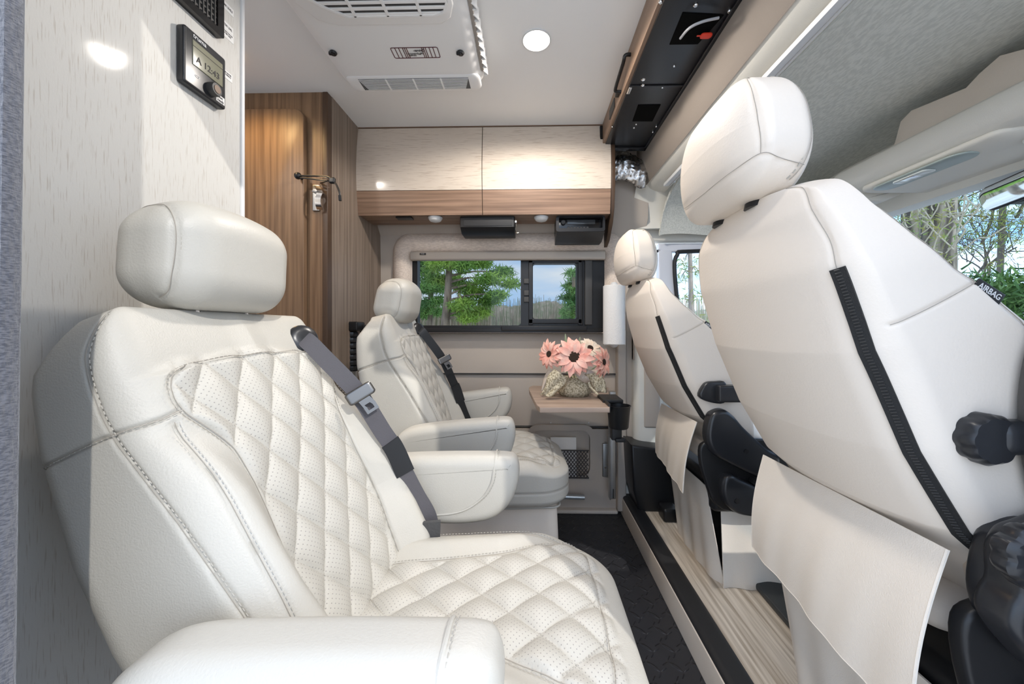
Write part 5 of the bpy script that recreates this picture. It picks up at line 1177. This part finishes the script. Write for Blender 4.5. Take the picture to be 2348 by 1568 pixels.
tree('pine_tree', 'dark green tree at the right edge of the right pane', [(1318, 760, 13), (1316, 700, 13), (1315, 620, 13)], .12,
     cl([(1312, 625, .28), (1322, 640, .32), (1308, 655, .32), (1318, 668, .38), (1305, 682, .38), (1316, 700, .40), (1303, 715, .36), (1318, 725, .45), (1300, 730, .3), (1330, 690, .4), (1330, 650, .3)], 13, rs), mNeedle2, 14)
# distant woods
g = G(); rs = np.random.RandomState(8)
A = []
for x in np.linspace(-40, 40, 160):
    h = .9 + .5 * math.sin(x * .13 + 1) + .35 * math.sin(x * .6) + rs.uniform(-.15, .35); A.append([(x, 60 + 6 * v, -1.7 + (4.6 + h) * math.sin(v * math.pi / 2)) for v in np.linspace(0, 1, 6)])
g.sheet(np.array(A), .5)
for _ in range(2600):
    x = rs.uniform(-38, 38); y = rs.uniform(52, 60); hgt = rs.uniform(3.2, 6.8); V = [(x - .06, y, -1.7), (x + .06, y, -1.7), (x + .03, y, -1.7 + hgt), (x - .02, y + .05, -1.7 + hgt)]; g.add(V, [(0, 1, 2, 3)])
o = g.mk('distant_woods', mBrown, angle=180, fix=False); tag(o, 'distant brown and green wood across the clearing', 'woods', kind='stuff')
# front: big trunk, vines, bush
def at(px, py, D): return P(px, py, D)
ft = empty('broad_tree', (P(2140, 755, 4.0)[0], 4.0, -1.7), 'broad furrowed tree trunk with vines seen through the windscreen', 'tree')
def hp_(px, py, k):  # point along the view line, k metres ahead of the eye in +X
    return PX(px, py, k)
g = G(); 
def trunkline(px0, px1, K, r):
    a = hp_(px0, 900, K); b = hp_(px1, 350, K); g.tube([a + (b - a) * t for t in np.linspace(-.4, 1.4, 20)], [r * (1 + .03 * math.sin(i * 2.1)) for i in range(20)], 18)
trunkline(2150, 2150, 6.0, .19); trunkline(2088, 2092, 6.2, .13); g.mk('trunk', M('furrowed bark', (.34, .28, .20), .95, bump=1, bscale=9, bstretch=(1, 1, .22), col2=(.09, .07, .05), vscale=11, vstretch=(1, 1, .16), vlo=.42, vhi=.58), ft)
rs = np.random.RandomState(21); g = G()
for _ in range(26):
    p = hp_(rs.uniform(2040, 2190), rs.uniform(420, 620), 5.6); pts = [p]
    for k in range(5): p = p + np.array((0, rs.uniform(-.25, .25), rs.uniform(-.05, .35))); pts.append(p)
    g.tube(catmull(pts, 4), .008, 5)
g.mk('vines', M('pale vine', (.45, .38, .26), .8), ft)
g = G()
for _ in range(420): 
    p = hp_(rs.uniform(2010, 2185), rs.uniform(400, 620), rs.uniform(5.4, 5.9)); tufts(g, p, .08, 2, rs, .09)
g.mk('vine_leaves', mLeafY, ft, fix=False)
br = empty('bare_branching_tree', (hp_(2300, 755, 9.8)[0], hp_(2300, 755, 9.8)[1], -1.7), 'thin branched tree with sparse leaves against the sky beyond the windscreen', 'tree')
g = G(); gl = G()
def branch(p, d, L, r, dep):
    q = p + d * L; m_ = (p + q) / 2 + rs.normal(size=3) * L * .08; g.tube(catmull([p, m_, q], 3), np.linspace(r, r * .6, 7), 5)
    if dep == 0:
        if rs.uniform() < .8: tufts(gl, q, .25, 5, rs, .11)
        return
    for k in range(3):
        nd = d + rs.normal(size=3) * .55; nd /= np.linalg.norm(nd); branch(p + (q - p) * rs.uniform(.5, 1), nd, L * .72, r * .6, dep - 1)
b0 = hp_(2230, 760, 9.8)
for px, py in ((2215, 700), (2270, 700), (2330, 700), (2400, 700), (2250, 560), (2330, 500), (2205, 520), (2390, 560)):
    p = hp_(px, py, 9.8 + rs.uniform(-.4, .4)); branch(p, np.array((rs.uniform(-.2, .2), rs.uniform(-.4, .4), 1.0)) / 1.05, 1.0, .03, 5)
g.tube([hp_(2290, 1000, 9.8), hp_(2290, 700, 9.8), hp_(2300, 450, 9.8)], .05, 8)
g.mk('branches', M('grey twig', (.16, .13, .10), .9), br); gl.mk('leaves', mLeafY, br, fix=False)
bu = empty('hedge_bush', (hp_(2300, 755, 7.0)[0], hp_(2300, 755, 7)[1], -1.7), 'dense green bushes filling the lower windscreen view', 'bush')
g = G()
for _ in range(70): tufts(g, hp_(rs.uniform(2140, 2480), rs.uniform(650, 860), rs.uniform(6.6, 7.6)), .5, 110, rs, .2, .7)
g.mk('foliage', M('bush leaves', (.16, .27, .06), .7, col2=(.05, .12, .02), vscale=2), bu, fix=False)
g = G(); g.tube([(hp_(2300, 755, 7.2)[0], hp_(2300, 755, 7.2)[1], -1.7), hp_(2300, 760, 7.2)], .06, 8); g.mk('stem', mBark, bu)
# trees beyond the driver door
tree('leafy_tree', 'light green leafy tree beyond the driver door window', [(1590, 900, 7), (1585, 700, 7), (1580, 500, 7)], .07,
     [(1545, 540, 7, .35), (1580, 545, 7, .3), (1600, 620, 7, .45), (1585, 680, 7, .45), (1600, 740, 7, .4), (1570, 600, 7.4, .3), (1560, 640, 7.4, .3)], mLeafY, 31, n=160, L=.12, group='trees outside the cab')
